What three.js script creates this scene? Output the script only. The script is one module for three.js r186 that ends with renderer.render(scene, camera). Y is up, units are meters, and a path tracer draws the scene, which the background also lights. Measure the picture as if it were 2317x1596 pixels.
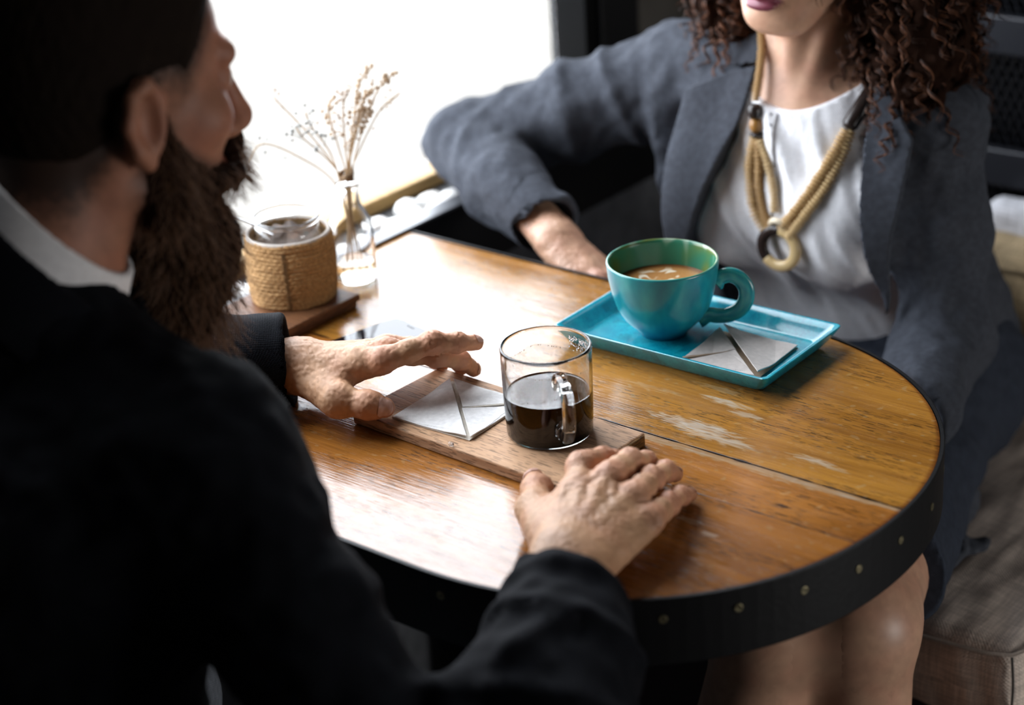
import * as THREE from 'three';
import { RoundedBoxGeometry } from 'three/addons/geometries/RoundedBoxGeometry.js';
import { ConvexGeometry } from 'three/addons/geometries/ConvexGeometry.js';
import * as BGU from 'three/addons/utils/BufferGeometryUtils.js';
import { RectAreaLightUniformsLib } from 'three/addons/lights/RectAreaLightUniformsLib.js';
import { createNoise3D } from 'simplex-noise';

// ---------------------------------------------------------------- camera, daylight, exposure
// Axes: x runs along the table away from the window, z across it (the man sits on +z, the woman on -z), y up, metres.
const scene = new THREE.Scene();
const camera = new THREE.PerspectiveCamera(20.53, 2317 / 1596, 0.05, 60);
{
  const R = new THREE.Vector3(0.77872, -0.05857, -0.62463), U = new THREE.Vector3(-0.22025, 0.90674, -0.3596), F = new THREE.Vector3(-0.58744, -0.4176, -0.6932);
  camera.matrixAutoUpdate = true;
  camera.position.set(0.93912, 1.55, 1.24608);
  camera.quaternion.setFromRotationMatrix(new THREE.Matrix4().makeBasis(R, U, F.clone().negate()));
}
camera.focus = 1.77; camera.userData.fStop = 2.7;
const renderer = new THREE.WebGLRenderer({ antialias: true });
renderer.toneMapping = THREE.LinearToneMapping;
renderer.toneMappingExposure = 1.0;
renderer.shadowMap.enabled = true;
RectAreaLightUniformsLib.init();
const SKY = new THREE.Color().setRGB(2.5, 2.55, 2.62);          // bright overcast sky
scene.background = SKY;
function skylight(name, w, h, pos, look, intensity, color) {   // daylight that enters through a real opening of the same size
  const l = new THREE.RectAreaLight(new THREE.Color().setRGB(...color), intensity, w, h);
  l.name = name; l.position.set(...pos); l.lookAt(...look); scene.add(l); return l;
}
skylight('window_daylight', 1.3, 1.5, [-0.655, 1.5, -0.105], [0, 1.5, -0.105], 7.4, [0.91, 0.98, 1.08]);
skylight('door_daylight', 0.9, 0.75, [2.44, 0.675, -0.5], [0, 0.675, -0.5], 7.0, [1, 0.97, 0.94]);

// ---------------------------------------------------------------- helpers
const n3 = (() => { let s = 7; return createNoise3D(() => { s = (s * 16807) % 2147483647; return s / 2147483647; }); })();
const rng = (seed) => () => { seed = (seed + 0x6d2b79f5) | 0; let t = Math.imul(seed ^ (seed >>> 15), 1 | seed); t = (t + Math.imul(t ^ (t >>> 7), 61 | t)) ^ t; return ((t ^ (t >>> 14)) >>> 0) / 4294967296; };
const clamp = (x, a = 0, b = 1) => Math.min(b, Math.max(a, x)), lerp = (a, b, t) => a + (b - a) * t;
const sstep = (a, b, x) => { const t = clamp((x - a) / (b - a)); return t * t * (3 - 2 * t); };
const fbm = (x, y, z, o = 4) => { let s = 0, a = 0.5; for (let i = 0; i < o; i++) { s += a * n3(x, y, z); x *= 2.03; y *= 2.03; z *= 2.03; a *= 0.5; } return s; };
const V = (x, y, z) => new THREE.Vector3(x, y, z);
const taken = new Map();
function numbered(n) { const k = taken.get(n) ?? 0; taken.set(n, k + 1); return k ? `${n}_${String(k).padStart(3, '0')}` : n; }
function shadow(o) { o.traverse((m) => { if (m.isMesh) { m.castShadow = true; m.receiveShadow = true; } }); return o; }
function thing(name, label, category, pos = [0, 0, 0], group, turn = 0) {
  const o = new THREE.Group(); o.name = numbered(name); o.position.set(...pos); o.rotation.y = turn;
  o.userData = { label, category }; if (group) o.userData.group = group; scene.add(o); return o;
}
function part(name, geo, mat, parent, label, kind) {
  const m = new THREE.Mesh(geo, mat); m.name = numbered(name); m.castShadow = m.receiveShadow = true;
  if (label) m.userData.label = label; if (kind) m.userData.kind = kind; parent.add(m); return m;
}
function single(name, geo, mat, label, category, pos = [0, 0, 0], group) {
  const m = new THREE.Mesh(geo, mat); m.name = numbered(name); m.castShadow = m.receiveShadow = true; m.position.set(...pos);
  m.userData = { label, category }; if (group) m.userData.group = group; scene.add(m); return m;
}
function struct(name, geo, mat, pos = [0, 0, 0]) {
  const m = new THREE.Mesh(geo, mat); m.name = name; m.position.set(...pos); m.userData.kind = 'structure'; m.castShadow = m.receiveShadow = true; scene.add(m); return m;
}
const merge = (list) => BGU.mergeGeometries(list.map((g) => { const q = g.index ? g.toNonIndexed() : g.clone(); for (const k of Object.keys(q.attributes)) if (!['position', 'normal', 'uv'].includes(k)) q.deleteAttribute(k); if (!q.attributes.uv) q.setAttribute('uv', new THREE.BufferAttribute(new Float32Array(q.attributes.position.count * 2), 2)); return q; }));
const box = (w, h, d, x = 0, y = 0, z = 0, r = 0.002, seg = 2) => { const g = new RoundedBoxGeometry(w, h, d, seg, Math.min(r, w * 0.49, h * 0.49, d * 0.49)); g.translate(x, y, z); return boxUV(g); };
function boxUV(g, s = 1) {                                      // uv in metres from the side that each face looks to
  g = g.index ? g.toNonIndexed() : g; const p = g.attributes.position, uv = new Float32Array(p.count * 2), a = V(), b = V(), c = V();
  for (let i = 0; i < p.count; i += 3) {
    a.fromBufferAttribute(p, i); b.fromBufferAttribute(p, i + 1).sub(a); c.fromBufferAttribute(p, i + 2).sub(a); b.cross(c);
    const x = Math.abs(b.x), y = Math.abs(b.y), z = Math.abs(b.z), ax = x > y && x > z ? 0 : y > z ? 1 : 2;
    for (let k = 0; k < 3; k++) { const j = i + k, P = [p.getX(j), p.getY(j), p.getZ(j)]; uv[j * 2] = P[ax === 0 ? 2 : 0] * s; uv[j * 2 + 1] = P[ax === 1 ? 2 : 1] * s; }
  }
  g.setAttribute('uv', new THREE.BufferAttribute(uv, 2)); return g;
}
const lathe = (pts, seg = 64) => new THREE.LatheGeometry(pts.map((p) => new THREE.Vector2(...p)), seg);
const curve = (pts, closed = false) => new THREE.CatmullRomCurve3(pts.map((p) => V(...p)), closed);
const tube = (pts, r, seg = 40, rs = 10, closed = false) => new THREE.TubeGeometry(curve(pts, closed), seg, r, rs, closed);
function sweep(pts, shape, widths, seg = 48, up = [0, 1, 0]) {  // profile "shape" [[a,b]...] swept along pts; "up" fixes the frame
  const c = curve(pts), pos = [], idx = [], n = shape.length, U = V(...up), uv = [];
  for (let i = 0; i <= seg; i++) {
    const t = i / seg, p = c.getPoint(t), T = c.getTangent(t), S = V().crossVectors(T, U).normalize(), N = V().crossVectors(S, T), w = typeof widths === 'function' ? widths(t) : [widths ?? 1, widths ?? 1];
    for (const [j, [a, b]] of shape.entries()) { const q = p.clone().addScaledVector(S, a * w[0]).addScaledVector(N, b * w[1]); pos.push(q.x, q.y, q.z); uv.push(t, j / n); }
  }
  for (let i = 0; i < seg; i++) for (let j = 0; j < n; j++) { const a = i * n + j, b = i * n + (j + 1) % n; idx.push(a, a + n, b, b, a + n, b + n); }
  for (const [o, f] of [[0, 1], [seg * n, 0]]) for (let j = 1; j < n - 1; j++) idx.push(o, f ? o + j : o + j + 1, f ? o + j + 1 : o + j);
  const g = new THREE.BufferGeometry(); g.setAttribute('position', new THREE.Float32BufferAttribute(pos, 3)); g.setAttribute('uv', new THREE.Float32BufferAttribute(uv, 2)); g.setIndex(idx); g.computeVertexNormals();
  const probe = g.attributes.position; let vol = 0; for (let i = 0; i < idx.length; i += 3) vol += V().fromBufferAttribute(probe, idx[i]).dot(V().fromBufferAttribute(probe, idx[i + 1]).cross(V().fromBufferAttribute(probe, idx[i + 2])));
  if (vol < 0) { for (let i = 0; i < idx.length; i += 3) [idx[i], idx[i + 1]] = [idx[i + 1], idx[i]]; g.setIndex(idx); g.computeVertexNormals(); }
  return g;
}
const ring = (n, a, b, pow = 2) => [...Array(n)].map((_, i) => { const t = i / n * Math.PI * 2, c = Math.cos(t), s = Math.sin(t); return [a * Math.sign(c) * Math.abs(c) ** (2 / pow), b * Math.sign(s) * Math.abs(s) ** (2 / pow)]; });
function texture(w, h, fn, srgb = true, rep) {
  const d = new Uint8Array(w * h * 4); for (let y = 0; y < h; y++) for (let x = 0; x < w; x++) { const c = fn(x / w, y / h, x, y), i = (y * w + x) * 4; if (typeof c === 'number') { d[i] = d[i + 1] = d[i + 2] = clamp(c) * 255; } else for (let k = 0; k < 3; k++) d[i + k] = clamp(c[k]) * 255; d[i + 3] = 255; }
  const t = new THREE.DataTexture(d, w, h); t.wrapS = t.wrapT = THREE.RepeatWrapping; t.magFilter = THREE.LinearFilter; t.minFilter = THREE.LinearMipmapLinearFilter; t.generateMipmaps = true; if (srgb) t.colorSpace = THREE.SRGBColorSpace; if (rep) t.repeat.set(...rep); t.needsUpdate = true; return t;
}
const std = (o) => new THREE.MeshStandardMaterial(o), phys = (o) => new THREE.MeshPhysicalMaterial(o);
const lin = (r, g, b) => new THREE.Color().setRGB(r, g, b);

// ---------------------------------------------------------------- smooth solids: signed distances meshed as surface nets
const cap = (a, b, ra, rb = ra) => { const [ax, ay, az] = a, bx = b[0] - ax, by = b[1] - ay, bz = b[2] - az, L = 1 / Math.max(1e-12, bx * bx + by * by + bz * bz), dr = rb - ra;
  return (x, y, z) => { x -= ax; y -= ay; z -= az; let t = (x * bx + y * by + z * bz) * L; t = t < 0 ? 0 : t > 1 ? 1 : t; x -= bx * t; y -= by * t; z -= bz * t; return Math.sqrt(x * x + y * y + z * z) - ra - dr * t; }; };
const ell = (c, r, rot) => { const [cx, cy, cz] = c, [a, b, d] = r; let m = null; if (rot) m = new THREE.Matrix4().makeRotationFromEuler(new THREE.Euler(...rot, 'YXZ')).transpose().elements;
  return (x, y, z) => { x -= cx; y -= cy; z -= cz; if (m) { const X = m[0] * x + m[4] * y + m[8] * z, Y = m[1] * x + m[5] * y + m[9] * z, Z = m[2] * x + m[6] * y + m[10] * z; x = X; y = Y; z = Z; }
    const p = x / a, q = y / b, s = z / d, k0 = Math.sqrt(p * p + q * q + s * s), P = p / a, Q = q / b, S = s / d, k1 = Math.sqrt(P * P + Q * Q + S * S); return k1 < 1e-9 ? -Math.min(a, b, d) : k0 * (k0 - 1) / k1; }; };
const smin = (a, b, k) => { const h = Math.max(k - Math.abs(a - b), 0) / k; return Math.min(a, b) - h * h * k * 0.25; };
const U = (k, ...fs) => (x, y, z) => { let d = fs[0](x, y, z); for (let i = 1; i < fs.length; i++) d = smin(d, fs[i](x, y, z), k); return d; };
const SUB = (k, f, g) => (x, y, z) => -smin(-f(x, y, z), g(x, y, z), k);
const AND = (k, f, g) => (x, y, z) => -smin(-f(x, y, z), -g(x, y, z), k);
const chain = (pts, rs) => pts.slice(1).map((p, i) => cap(pts[i], p, rs[i], rs[i + 1]));
const near = (f, c, r) => (x, y, z) => { const dx = x - c[0], dy = y - c[1], dz = z - c[2], b = Math.sqrt(dx * dx + dy * dy + dz * dz) - r; return b > 0.02 ? b : f(x, y, z); };
const grow = (f, d) => (x, y, z) => f(x, y, z) - d;
const bump = (f, g) => (x, y, z) => { const d = f(x, y, z); return Math.abs(d) > 0.04 ? d : d - g(x, y, z); };
function skin(f, lo, hi, h, color) {
  const n = [0, 1, 2].map((i) => Math.ceil((hi[i] - lo[i]) / h) + 1), [nx, ny, nz] = n, F = new Float32Array(nx * ny * nz), B = 4;
  for (let k = 0; k < nz; k += B) for (let j = 0; j < ny; j += B) for (let i = 0; i < nx; i += B) {
    const d = f(lo[0] + (i + 1.5) * h, lo[1] + (j + 1.5) * h, lo[2] + (k + 1.5) * h), far = Math.abs(d) > h * B * 1.5 + 0.004;
    for (let c = k; c < Math.min(nz, k + B); c++) for (let b = j; b < Math.min(ny, j + B); b++) for (let a = i; a < Math.min(nx, i + B); a++) F[a + nx * (b + ny * c)] = far ? d : f(lo[0] + a * h, lo[1] + b * h, lo[2] + c * h);
  }
  const id = new Int32Array(nx * ny * nz).fill(-1), P = [], I = [], at = (a, b, c) => a + nx * (b + ny * c);
  const E = [[0, 1], [0, 2], [0, 4], [1, 3], [1, 5], [2, 3], [2, 6], [3, 7], [4, 5], [4, 6], [5, 7], [6, 7]];
  for (let c = 0; c < nz - 1; c++) for (let b = 0; b < ny - 1; b++) for (let a = 0; a < nx - 1; a++) {
    const v = []; let m = 0; for (let q = 0; q < 8; q++) { v[q] = F[at(a + (q & 1), b + (q >> 1 & 1), c + (q >> 2))]; if (v[q] < 0) m |= 1 << q; }
    if (m === 0 || m === 255) continue; let x = 0, y = 0, z = 0, s = 0;
    for (const [p, q] of E) if ((m >> p & 1) !== (m >> q & 1)) { const t = v[p] / (v[p] - v[q]); x += lerp(p & 1, q & 1, t); y += lerp(p >> 1 & 1, q >> 1 & 1, t); z += lerp(p >> 2, q >> 2, t); s++; }
    id[at(a, b, c)] = P.length / 3; P.push(lo[0] + (a + x / s) * h, lo[1] + (b + y / s) * h, lo[2] + (c + z / s) * h);
  }
  const quad = (a, b, c, d, flip) => { if (a < 0 || b < 0 || c < 0 || d < 0) return; flip ? I.push(a, c, b, a, d, c) : I.push(a, b, c, a, c, d); };
  for (let c = 1; c < nz - 1; c++) for (let b = 1; b < ny - 1; b++) for (let a = 1; a < nx - 1; a++) {
    const s = F[at(a, b, c)] < 0;
    if (s !== F[at(a + 1, b, c)] < 0) quad(id[at(a, b - 1, c - 1)], id[at(a, b, c - 1)], id[at(a, b, c)], id[at(a, b - 1, c)], !s);
    if (s !== F[at(a, b + 1, c)] < 0) quad(id[at(a - 1, b, c - 1)], id[at(a - 1, b, c)], id[at(a, b, c)], id[at(a, b, c - 1)], !s);
    if (s !== F[at(a, b, c + 1)] < 0) quad(id[at(a - 1, b - 1, c)], id[at(a, b - 1, c)], id[at(a, b, c)], id[at(a - 1, b, c)], !s);
  }
  const N = new Float32Array(P.length), C = color ? new Float32Array(P.length) : null, e = h * 0.22;
  for (let i = 0; i < P.length; i += 3) {
    let gx, gy, gz; for (let it = 0; it < 2; it++) {
      const x = P[i], y = P[i + 1], z = P[i + 2], a = f(x + e, y - e, z - e), b = f(x - e, y - e, z + e), c = f(x - e, y + e, z - e), q = f(x + e, y + e, z + e);
      gx = a - b - c + q; gy = -a - b + c + q; gz = -a + b - c + q;
      const L = Math.hypot(gx, gy, gz) || 1e-9, d = clamp((a + b + c + q) / 4, -h * 0.5, h * 0.5) * Math.min(1, 4 * e / L); gx /= L; gy /= L; gz /= L; P[i] -= gx * d; P[i + 1] -= gy * d; P[i + 2] -= gz * d;
    }
    N[i] = gx; N[i + 1] = gy; N[i + 2] = gz; if (C) { const c = color(P[i], P[i + 1], P[i + 2], gx, gy, gz); C[i] = c[0]; C[i + 1] = c[1]; C[i + 2] = c[2]; }
  }
  let turn = 0; for (let i = 0; i < Math.min(I.length, 3000); i += 3) { const a = I[i] * 3, b = I[i + 1] * 3, c = I[i + 2] * 3; const ux = P[b] - P[a], uy = P[b + 1] - P[a + 1], uz = P[b + 2] - P[a + 2], vx = P[c] - P[a], vy = P[c + 1] - P[a + 1], vz = P[c + 2] - P[a + 2]; turn += Math.sign((uy * vz - uz * vy) * N[a] + (uz * vx - ux * vz) * N[a + 1] + (ux * vy - uy * vx) * N[a + 2]); }
  if (turn < 0) for (let i = 0; i < I.length; i += 3) { const t = I[i]; I[i] = I[i + 1]; I[i + 1] = t; }
  const g = new THREE.BufferGeometry(); g.setAttribute('position', new THREE.Float32BufferAttribute(P, 3)); g.setAttribute('normal', new THREE.BufferAttribute(N, 3)); if (C) g.setAttribute('color', new THREE.BufferAttribute(C, 3)); g.setIndex(I); return g;
}

// ---------------------------------------------------------------- materials
const M = {};
const weave = (w, a = 0.5) => texture(256, 256, (u, v, x, y) => { const k = ((x >> 1) + (y >> 1)) & 1; return 0.5 + (k ? 0.28 : -0.28) * a * 2 + 0.18 * n3(x * 0.37, y * 0.37, w) + 0.1 * n3(x * 0.06, y * 0.06, w + 3); }, false);
const mottled = (c, amt, seed, fx = 24, fy = 24) => texture(256, 256, (u, v) => { const k = 1 + amt * (n3(Math.cos(u * 6.283) * fx / 6.283, Math.sin(u * 6.283) * fx / 6.283, v * fy + seed) + 0.6 * n3(u * 97, v * 97, seed)); return [c[0] * k, c[1] * k, c[2] * k]; });
const at = (t, s) => { const q = t.clone(); q.repeat.set(s, s); q.needsUpdate = true; return q; };
const weaveA = weave(1), weaveB = weave(5, 0.7);
M.paint = std({ color: lin(0.05, 0.048, 0.046), roughness: 0.85 });
M.plaster = std({ map: at(mottled([0.3, 0.285, 0.265], 0.06, 3), 0.9), roughness: 0.92 });
M.darkPanel = std({ map: at(mottled([0.13, 0.13, 0.14], 0.12, 8), 1.3), roughness: 0.6 });
M.greyPanel = std({ map: at(mottled([0.5, 0.51, 0.53], 0.08, 9), 1.3), roughness: 0.7 });
M.ceiling = std({ color: lin(0.16, 0.15, 0.14), roughness: 0.95 });
M.concrete = std({ map: at(mottled([0.36, 0.36, 0.37], 0.1, 12), 0.8), roughness: 0.8 });
M.pavement = std({ map: at(mottled([0.78, 0.77, 0.75], 0.05, 20), 0.25), roughness: 0.95 });
M.blackMetal = phys({ color: lin(0.005, 0.005, 0.0055), specularIntensity: 0.45, roughness: 0.5, metalness: 0.0, bumpMap: at(mottled([0.5, 0.5, 0.5], 0.3, 31), 6), bumpScale: 0.0004 });
M.frameWood = std({ map: at(mottled([0.74, 0.6, 0.38], 0.12, 40, 4, 60), 2), roughness: 0.6 });
M.sillMetal = std({ color: lin(0.10, 0.105, 0.115), roughness: 0.35, metalness: 0.2 });
M.matteBlack = phys({ color: lin(0.006, 0.006, 0.006), roughness: 1, specularIntensity: 0.1 });
M.pane = phys({ color: 0xffffff, transmission: 1, thickness: 0, roughness: 0, ior: 1.5 });
M.brass = std({ color: lin(0.22, 0.19, 0.11), roughness: 0.4, metalness: 0.8 });

// ---------------------------------------------------------------- the room: walls 20 cm thick, openings for the window and the glazed door
const WT = 0.04, WX = -0.6, BZ = -1.0, FZ = 3.2, RX = 2.4, HY = 2.75;
struct('floor', boxUV(new THREE.BoxGeometry(RX - WX + 0.4, 0.1, FZ - BZ + 0.4)), M.concrete, [(RX + WX) / 2, -0.05, (FZ + BZ) / 2]);
struct('ceiling', boxUV(new THREE.BoxGeometry(RX - WX + 0.4, 0.1, FZ - BZ + 0.4)), M.ceiling, [(RX + WX) / 2, HY + 0.05, (FZ + BZ) / 2]);
const WZ0 = -0.765, WZ1 = 0.56, WY0 = 0.725, WY1 = 2.27;       // window opening
struct('wall_left', merge([box(WT, WY0, FZ - BZ, WX - WT / 2, WY0 / 2, (FZ + BZ) / 2, 0.001), box(WT, HY - WY1, FZ - BZ, WX - WT / 2, (HY + WY1) / 2, (FZ + BZ) / 2, 0.001),
  box(WT, WY1 - WY0, WZ0 - BZ, WX - WT / 2, (WY0 + WY1) / 2, (BZ + WZ0) / 2, 0.001), box(WT, WY1 - WY0, FZ - WZ1, WX - WT / 2, (WY0 + WY1) / 2, (FZ + WZ1) / 2, 0.001)]), M.plaster);
struct('wall_back', boxUV(new THREE.BoxGeometry(RX - WX + 0.4, HY, 0.2)), M.plaster, [(RX + WX) / 2, HY / 2, BZ - 0.1]);
struct('wall_front', boxUV(new THREE.BoxGeometry(RX - WX + 0.4, HY, 0.2)), M.plaster, [(RX + WX) / 2, HY / 2, FZ + 0.1]);
struct('wall_right', merge([box(0.07, 0.3, FZ - BZ, RX + 0.035, 0.15, (FZ + BZ) / 2, 0.001), box(0.07, HY - 1.05, FZ - BZ, RX + 0.035, (HY + 1.05) / 2, (FZ + BZ) / 2, 0.001),
  box(0.07, 0.75, 0.05, RX + 0.035, 0.675, BZ + 0.025, 0.001), box(0.07, 0.75, FZ + 0.05, RX + 0.035, 0.675, (FZ - 0.05) / 2, 0.001)]), M.plaster);
struct('pavement', boxUV(new THREE.BoxGeometry(14, 0.1, 16)), M.pavement, [-7.7, 0.2, 0]);
{ // window: dark posts, pale timber bottom rail, pane
  const w = new THREE.Group(); w.name = 'window_1'; w.userData.kind = 'structure'; scene.add(w);
  for (const z of [WZ0 + 0.012, WZ1 - 0.03]) part('window_post', box(0.06, WY1 - WY0, 0.024, -0.612, (WY0 + WY1) / 2, z), M.matteBlack, w);
  part('top_rail', box(0.07, 0.05, WZ1 - WZ0, -0.615, WY1 - 0.025, (WZ0 + WZ1) / 2), M.blackMetal, w);
  part('bottom_rail', box(0.034, 0.03, WZ1 - WZ0, -0.618, 0.735, (WZ0 + WZ1) / 2, 0.003), M.frameWood, w, 'pale timber bottom rail');
  part('glass_pane', box(0.004, WY1 - WY0 - 0.06, WZ1 - WZ0 - 0.06, -0.63, (WY0 + WY1) / 2, (WZ0 + WZ1) / 2, 0.0005, 1), M.pane, w);
  const p = new THREE.Group(); p.name = 'trim_1'; p.userData.kind = 'structure'; scene.add(p);   // black corner casing beside the window
  part('corner_casing', box(0.05, HY, 0.085, -0.6, HY / 2, WZ0 - 0.045, 0.003), M.blackMetal, p);
}
{ // planter ledge between table and window, filled with white pebbles
  const s = new THREE.Group(); s.name = 'trim_2'; s.userData.kind = 'structure'; scene.add(s);
  const zc = (1.7 + BZ) / 2, L = 1.7 - BZ - 0.004;
  part('ledge_front', box(0.016, 0.088, L, -0.505, 0.707, zc, 0.002), M.blackMetal, s);
  part('ledge_lip', box(0.026, 0.004, L, -0.5075, 0.7525, zc, 0.0015), M.sillMetal, s, 'grey metal lip of the planter ledge');
  part('trough_floor', box(0.09, 0.012, L, -0.556, 0.728, zc, 0.002), M.blackMetal, s);
  part('ledge_panel', box(0.03, 0.66, L, -0.56, 0.331, zc, 0.002), M.greyPanel, s);
}
{ const P = [[-0.529, -0.3, 19, 10, 15], [-0.524, -0.276, 13, 9, 14], [-0.531, -0.328, 17, 11, 18], [-0.526, -0.362, 15, 10, 15], [-0.553, -0.345, 20, 12, 17], [-0.528, -0.398, 20, 12, 16], [-0.556, -0.385, 15, 9, 19], [-0.531, -0.437, 18, 11, 16], [-0.527, -0.486, 14, 11, 16], [-0.53, -0.556, 17, 12, 22], [-0.527, -0.238, 15, 9, 18], [-0.557, -0.295, 13, 8, 14], [-0.527, -0.06, 18, 12, 17], [-0.535, -0.02, 18, 12, 15], [-0.531, 0.02, 17, 10, 18], [-0.556, -0.06, 15, 9, 15], [-0.53, 0.066, 19, 11, 19], [-0.529, -0.105, 17, 10, 16], [-0.53, -0.2, 16, 9, 16], [-0.553, -0.16, 16, 10, 17], [-0.529, -0.15, 16, 10, 18], [-0.528, 0.115, 18, 12, 18]];
  const r = rng(5), pal = [[0.72, 0.71, 0.68], [0.8, 0.79, 0.77], [0.66, 0.62, 0.57], [0.76, 0.72, 0.69]].map((c, i) => std({ color: lin(...c), roughness: 0.55, bumpMap: at(mottled([0.5, 0.5, 0.5], 0.3, 60 + i), 8), bumpScale: 0.0006 }));
  const say = ['rounded white pebble in the ledge trough, ', 'large flat white pebble on the ledge, ', 'pale grey pebble among white ones, ', 'smooth cream pebble on the window ledge, '];
  const where = ['third from the vase toward the sleeve', 'nearest the flower vase on its right', 'under the bigger pebbles beside the vase', 'half way between vase and grey sleeve', 'behind the others against the window rail', 'beside the woman\'s grey elbow', 'against the rail near the grey elbow', 'just touching the grey sleeve', 'seen under the woman\'s bent arm', 'farthest one, under the woman\'s upper arm', 'seen through the glass vase', 'behind the vase shoulder by the rail', 'left of the woven basket under the beard', 'farther left under the beard tip', 'beside the bearded chin', 'behind the basket by the rail', 'hidden below the beard', 'just left behind the woven basket', 'between basket and vase', 'between basket and vase by the rail', 'directly behind the woven basket', 'leftmost in the trough'];
  P.forEach(([x, z, a, b, c], i) => {
    const q = [...Array(70)].map(() => { const u = r() * 2 - 1, t = r() * 6.283, s = Math.sqrt(1 - u * u), k = 0.93 + 0.14 * r(); return V(s * Math.cos(t) * a * k / 1000, u * b * k / 1000, s * Math.sin(t) * c * k / 1000); });
    let g = BGU.mergeVertices(new ConvexGeometry(q).deleteAttribute('normal').deleteAttribute('uv')); g.computeVertexNormals(); g = boxUV(g);
    const m = single('pebble', g, pal[i % 4], say[i % 4] + where[i], 'pebble', [x, 0.734 + b / 1000 * 0.96, z], 'white pebbles in the window ledge trough'); m.rotation.y = r() * 3;
  });
}
{ // black expanded-metal screen along the back wall, with two flat rails
  const s = thing('metal_lattice_screen', 'black expanded metal screen with flat rails on the wall behind the woman', 'screen', [0, 0, BZ + 0.03]);
  const bar = std({ color: lin(0.02, 0.021, 0.026), roughness: 0.35, metalness: 0.3 });
  const pos = [], idx = [], W = 0.013, H = 0.026, x0 = -0.28, x1 = 0.62, y0 = 0.6, y1 = 1.5, nx = Math.floor((x1 - x0) / W), ny = Math.floor((y1 - y0) / H);
  const bar4 = (ax, ay, bx, by) => { const dx = bx - ax, dy = by - ay, l = Math.hypot(dx, dy), px = -dy / l * 0.0022, py = dx / l * 0.0022, b = pos.length / 3; for (const [X, Y] of [[ax, ay], [bx, by]]) pos.push(X + px, Y + py, -0.004, X + px, Y + py, 0.006, X - px, Y - py, 0.002, X - px, Y - py, -0.008); for (let j = 0; j < 4; j++) { const k = (j + 1) % 4; idx.push(b + j, b + k, b + 4 + j, b + k, b + 4 + k, b + 4 + j); } };
  for (let i = 0; i < nx; i++) for (let j = 0; j < ny; j++) { const x = x0 + i * W, y = y0 + j * H; bar4(x, y + H / 2, x + W / 2, y + H); bar4(x + W / 2, y + H, x + W, y + H / 2); bar4(x, y + H / 2, x + W / 2, y); bar4(x + W / 2, y, x + W, y + H / 2); }
  const g = new THREE.BufferGeometry(); g.setAttribute('position', new THREE.Float32BufferAttribute(pos, 3)); g.setIndex(idx); const gg = g.toNonIndexed(); gg.computeVertexNormals();
  part('expanded_mesh', gg, bar, s, undefined, 'stuff');
  for (const y of [0.69, 0.863, 1.25]) part('rail', box(1.9, 0.05, 0.02, 0.67, y, 0.014, 0.004), bar, s);
  for (const x of [-0.27, 0.63]) part('stile', box(0.03, 1.0, 0.016, x, 1.05, 0.006, 0.003), bar, s);
  part('backing_panel', box(1.9, 1.05, 0.01, 0.67, 1.05, -0.016, 0.002), std({ color: lin(0.008, 0.008, 0.009), roughness: 0.8 }), s);
}
// ---------------------------------------------------------------- bench with linen cushions
const linen = (c, seed) => std({ map: at(texture(512, 512, (u, v, x, y) => { const k = 1 + 0.13 * n3(x * 0.9, y * 0.02, seed) + 0.13 * n3(x * 0.02, y * 0.9, seed + 2) + 0.08 * n3(x * 0.012, y * 0.012, seed + 5); return [c[0] * k, c[1] * k, c[2] * k]; }), 2.5), roughness: 0.95, bumpMap: at(weaveB, 4), bumpScale: 0.0008 });
M.linen = linen([0.8, 0.74, 0.69], 70); M.linenBack = linen([0.74, 0.65, 0.51], 75);
const pillow = (lo, hi, h, fn, extra) => skin(fn, lo, hi, h, extra);
const rbox = (c, b, r) => (x, y, z) => { const qx = Math.abs(x - c[0]) - b[0] + r, qy = Math.abs(y - c[1]) - b[1] + r, qz = Math.abs(z - c[2]) - b[2] + r; return Math.hypot(Math.max(qx, 0), Math.max(qy, 0), Math.max(qz, 0)) + Math.min(Math.max(qx, qy, qz), 0) - r; };
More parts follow.
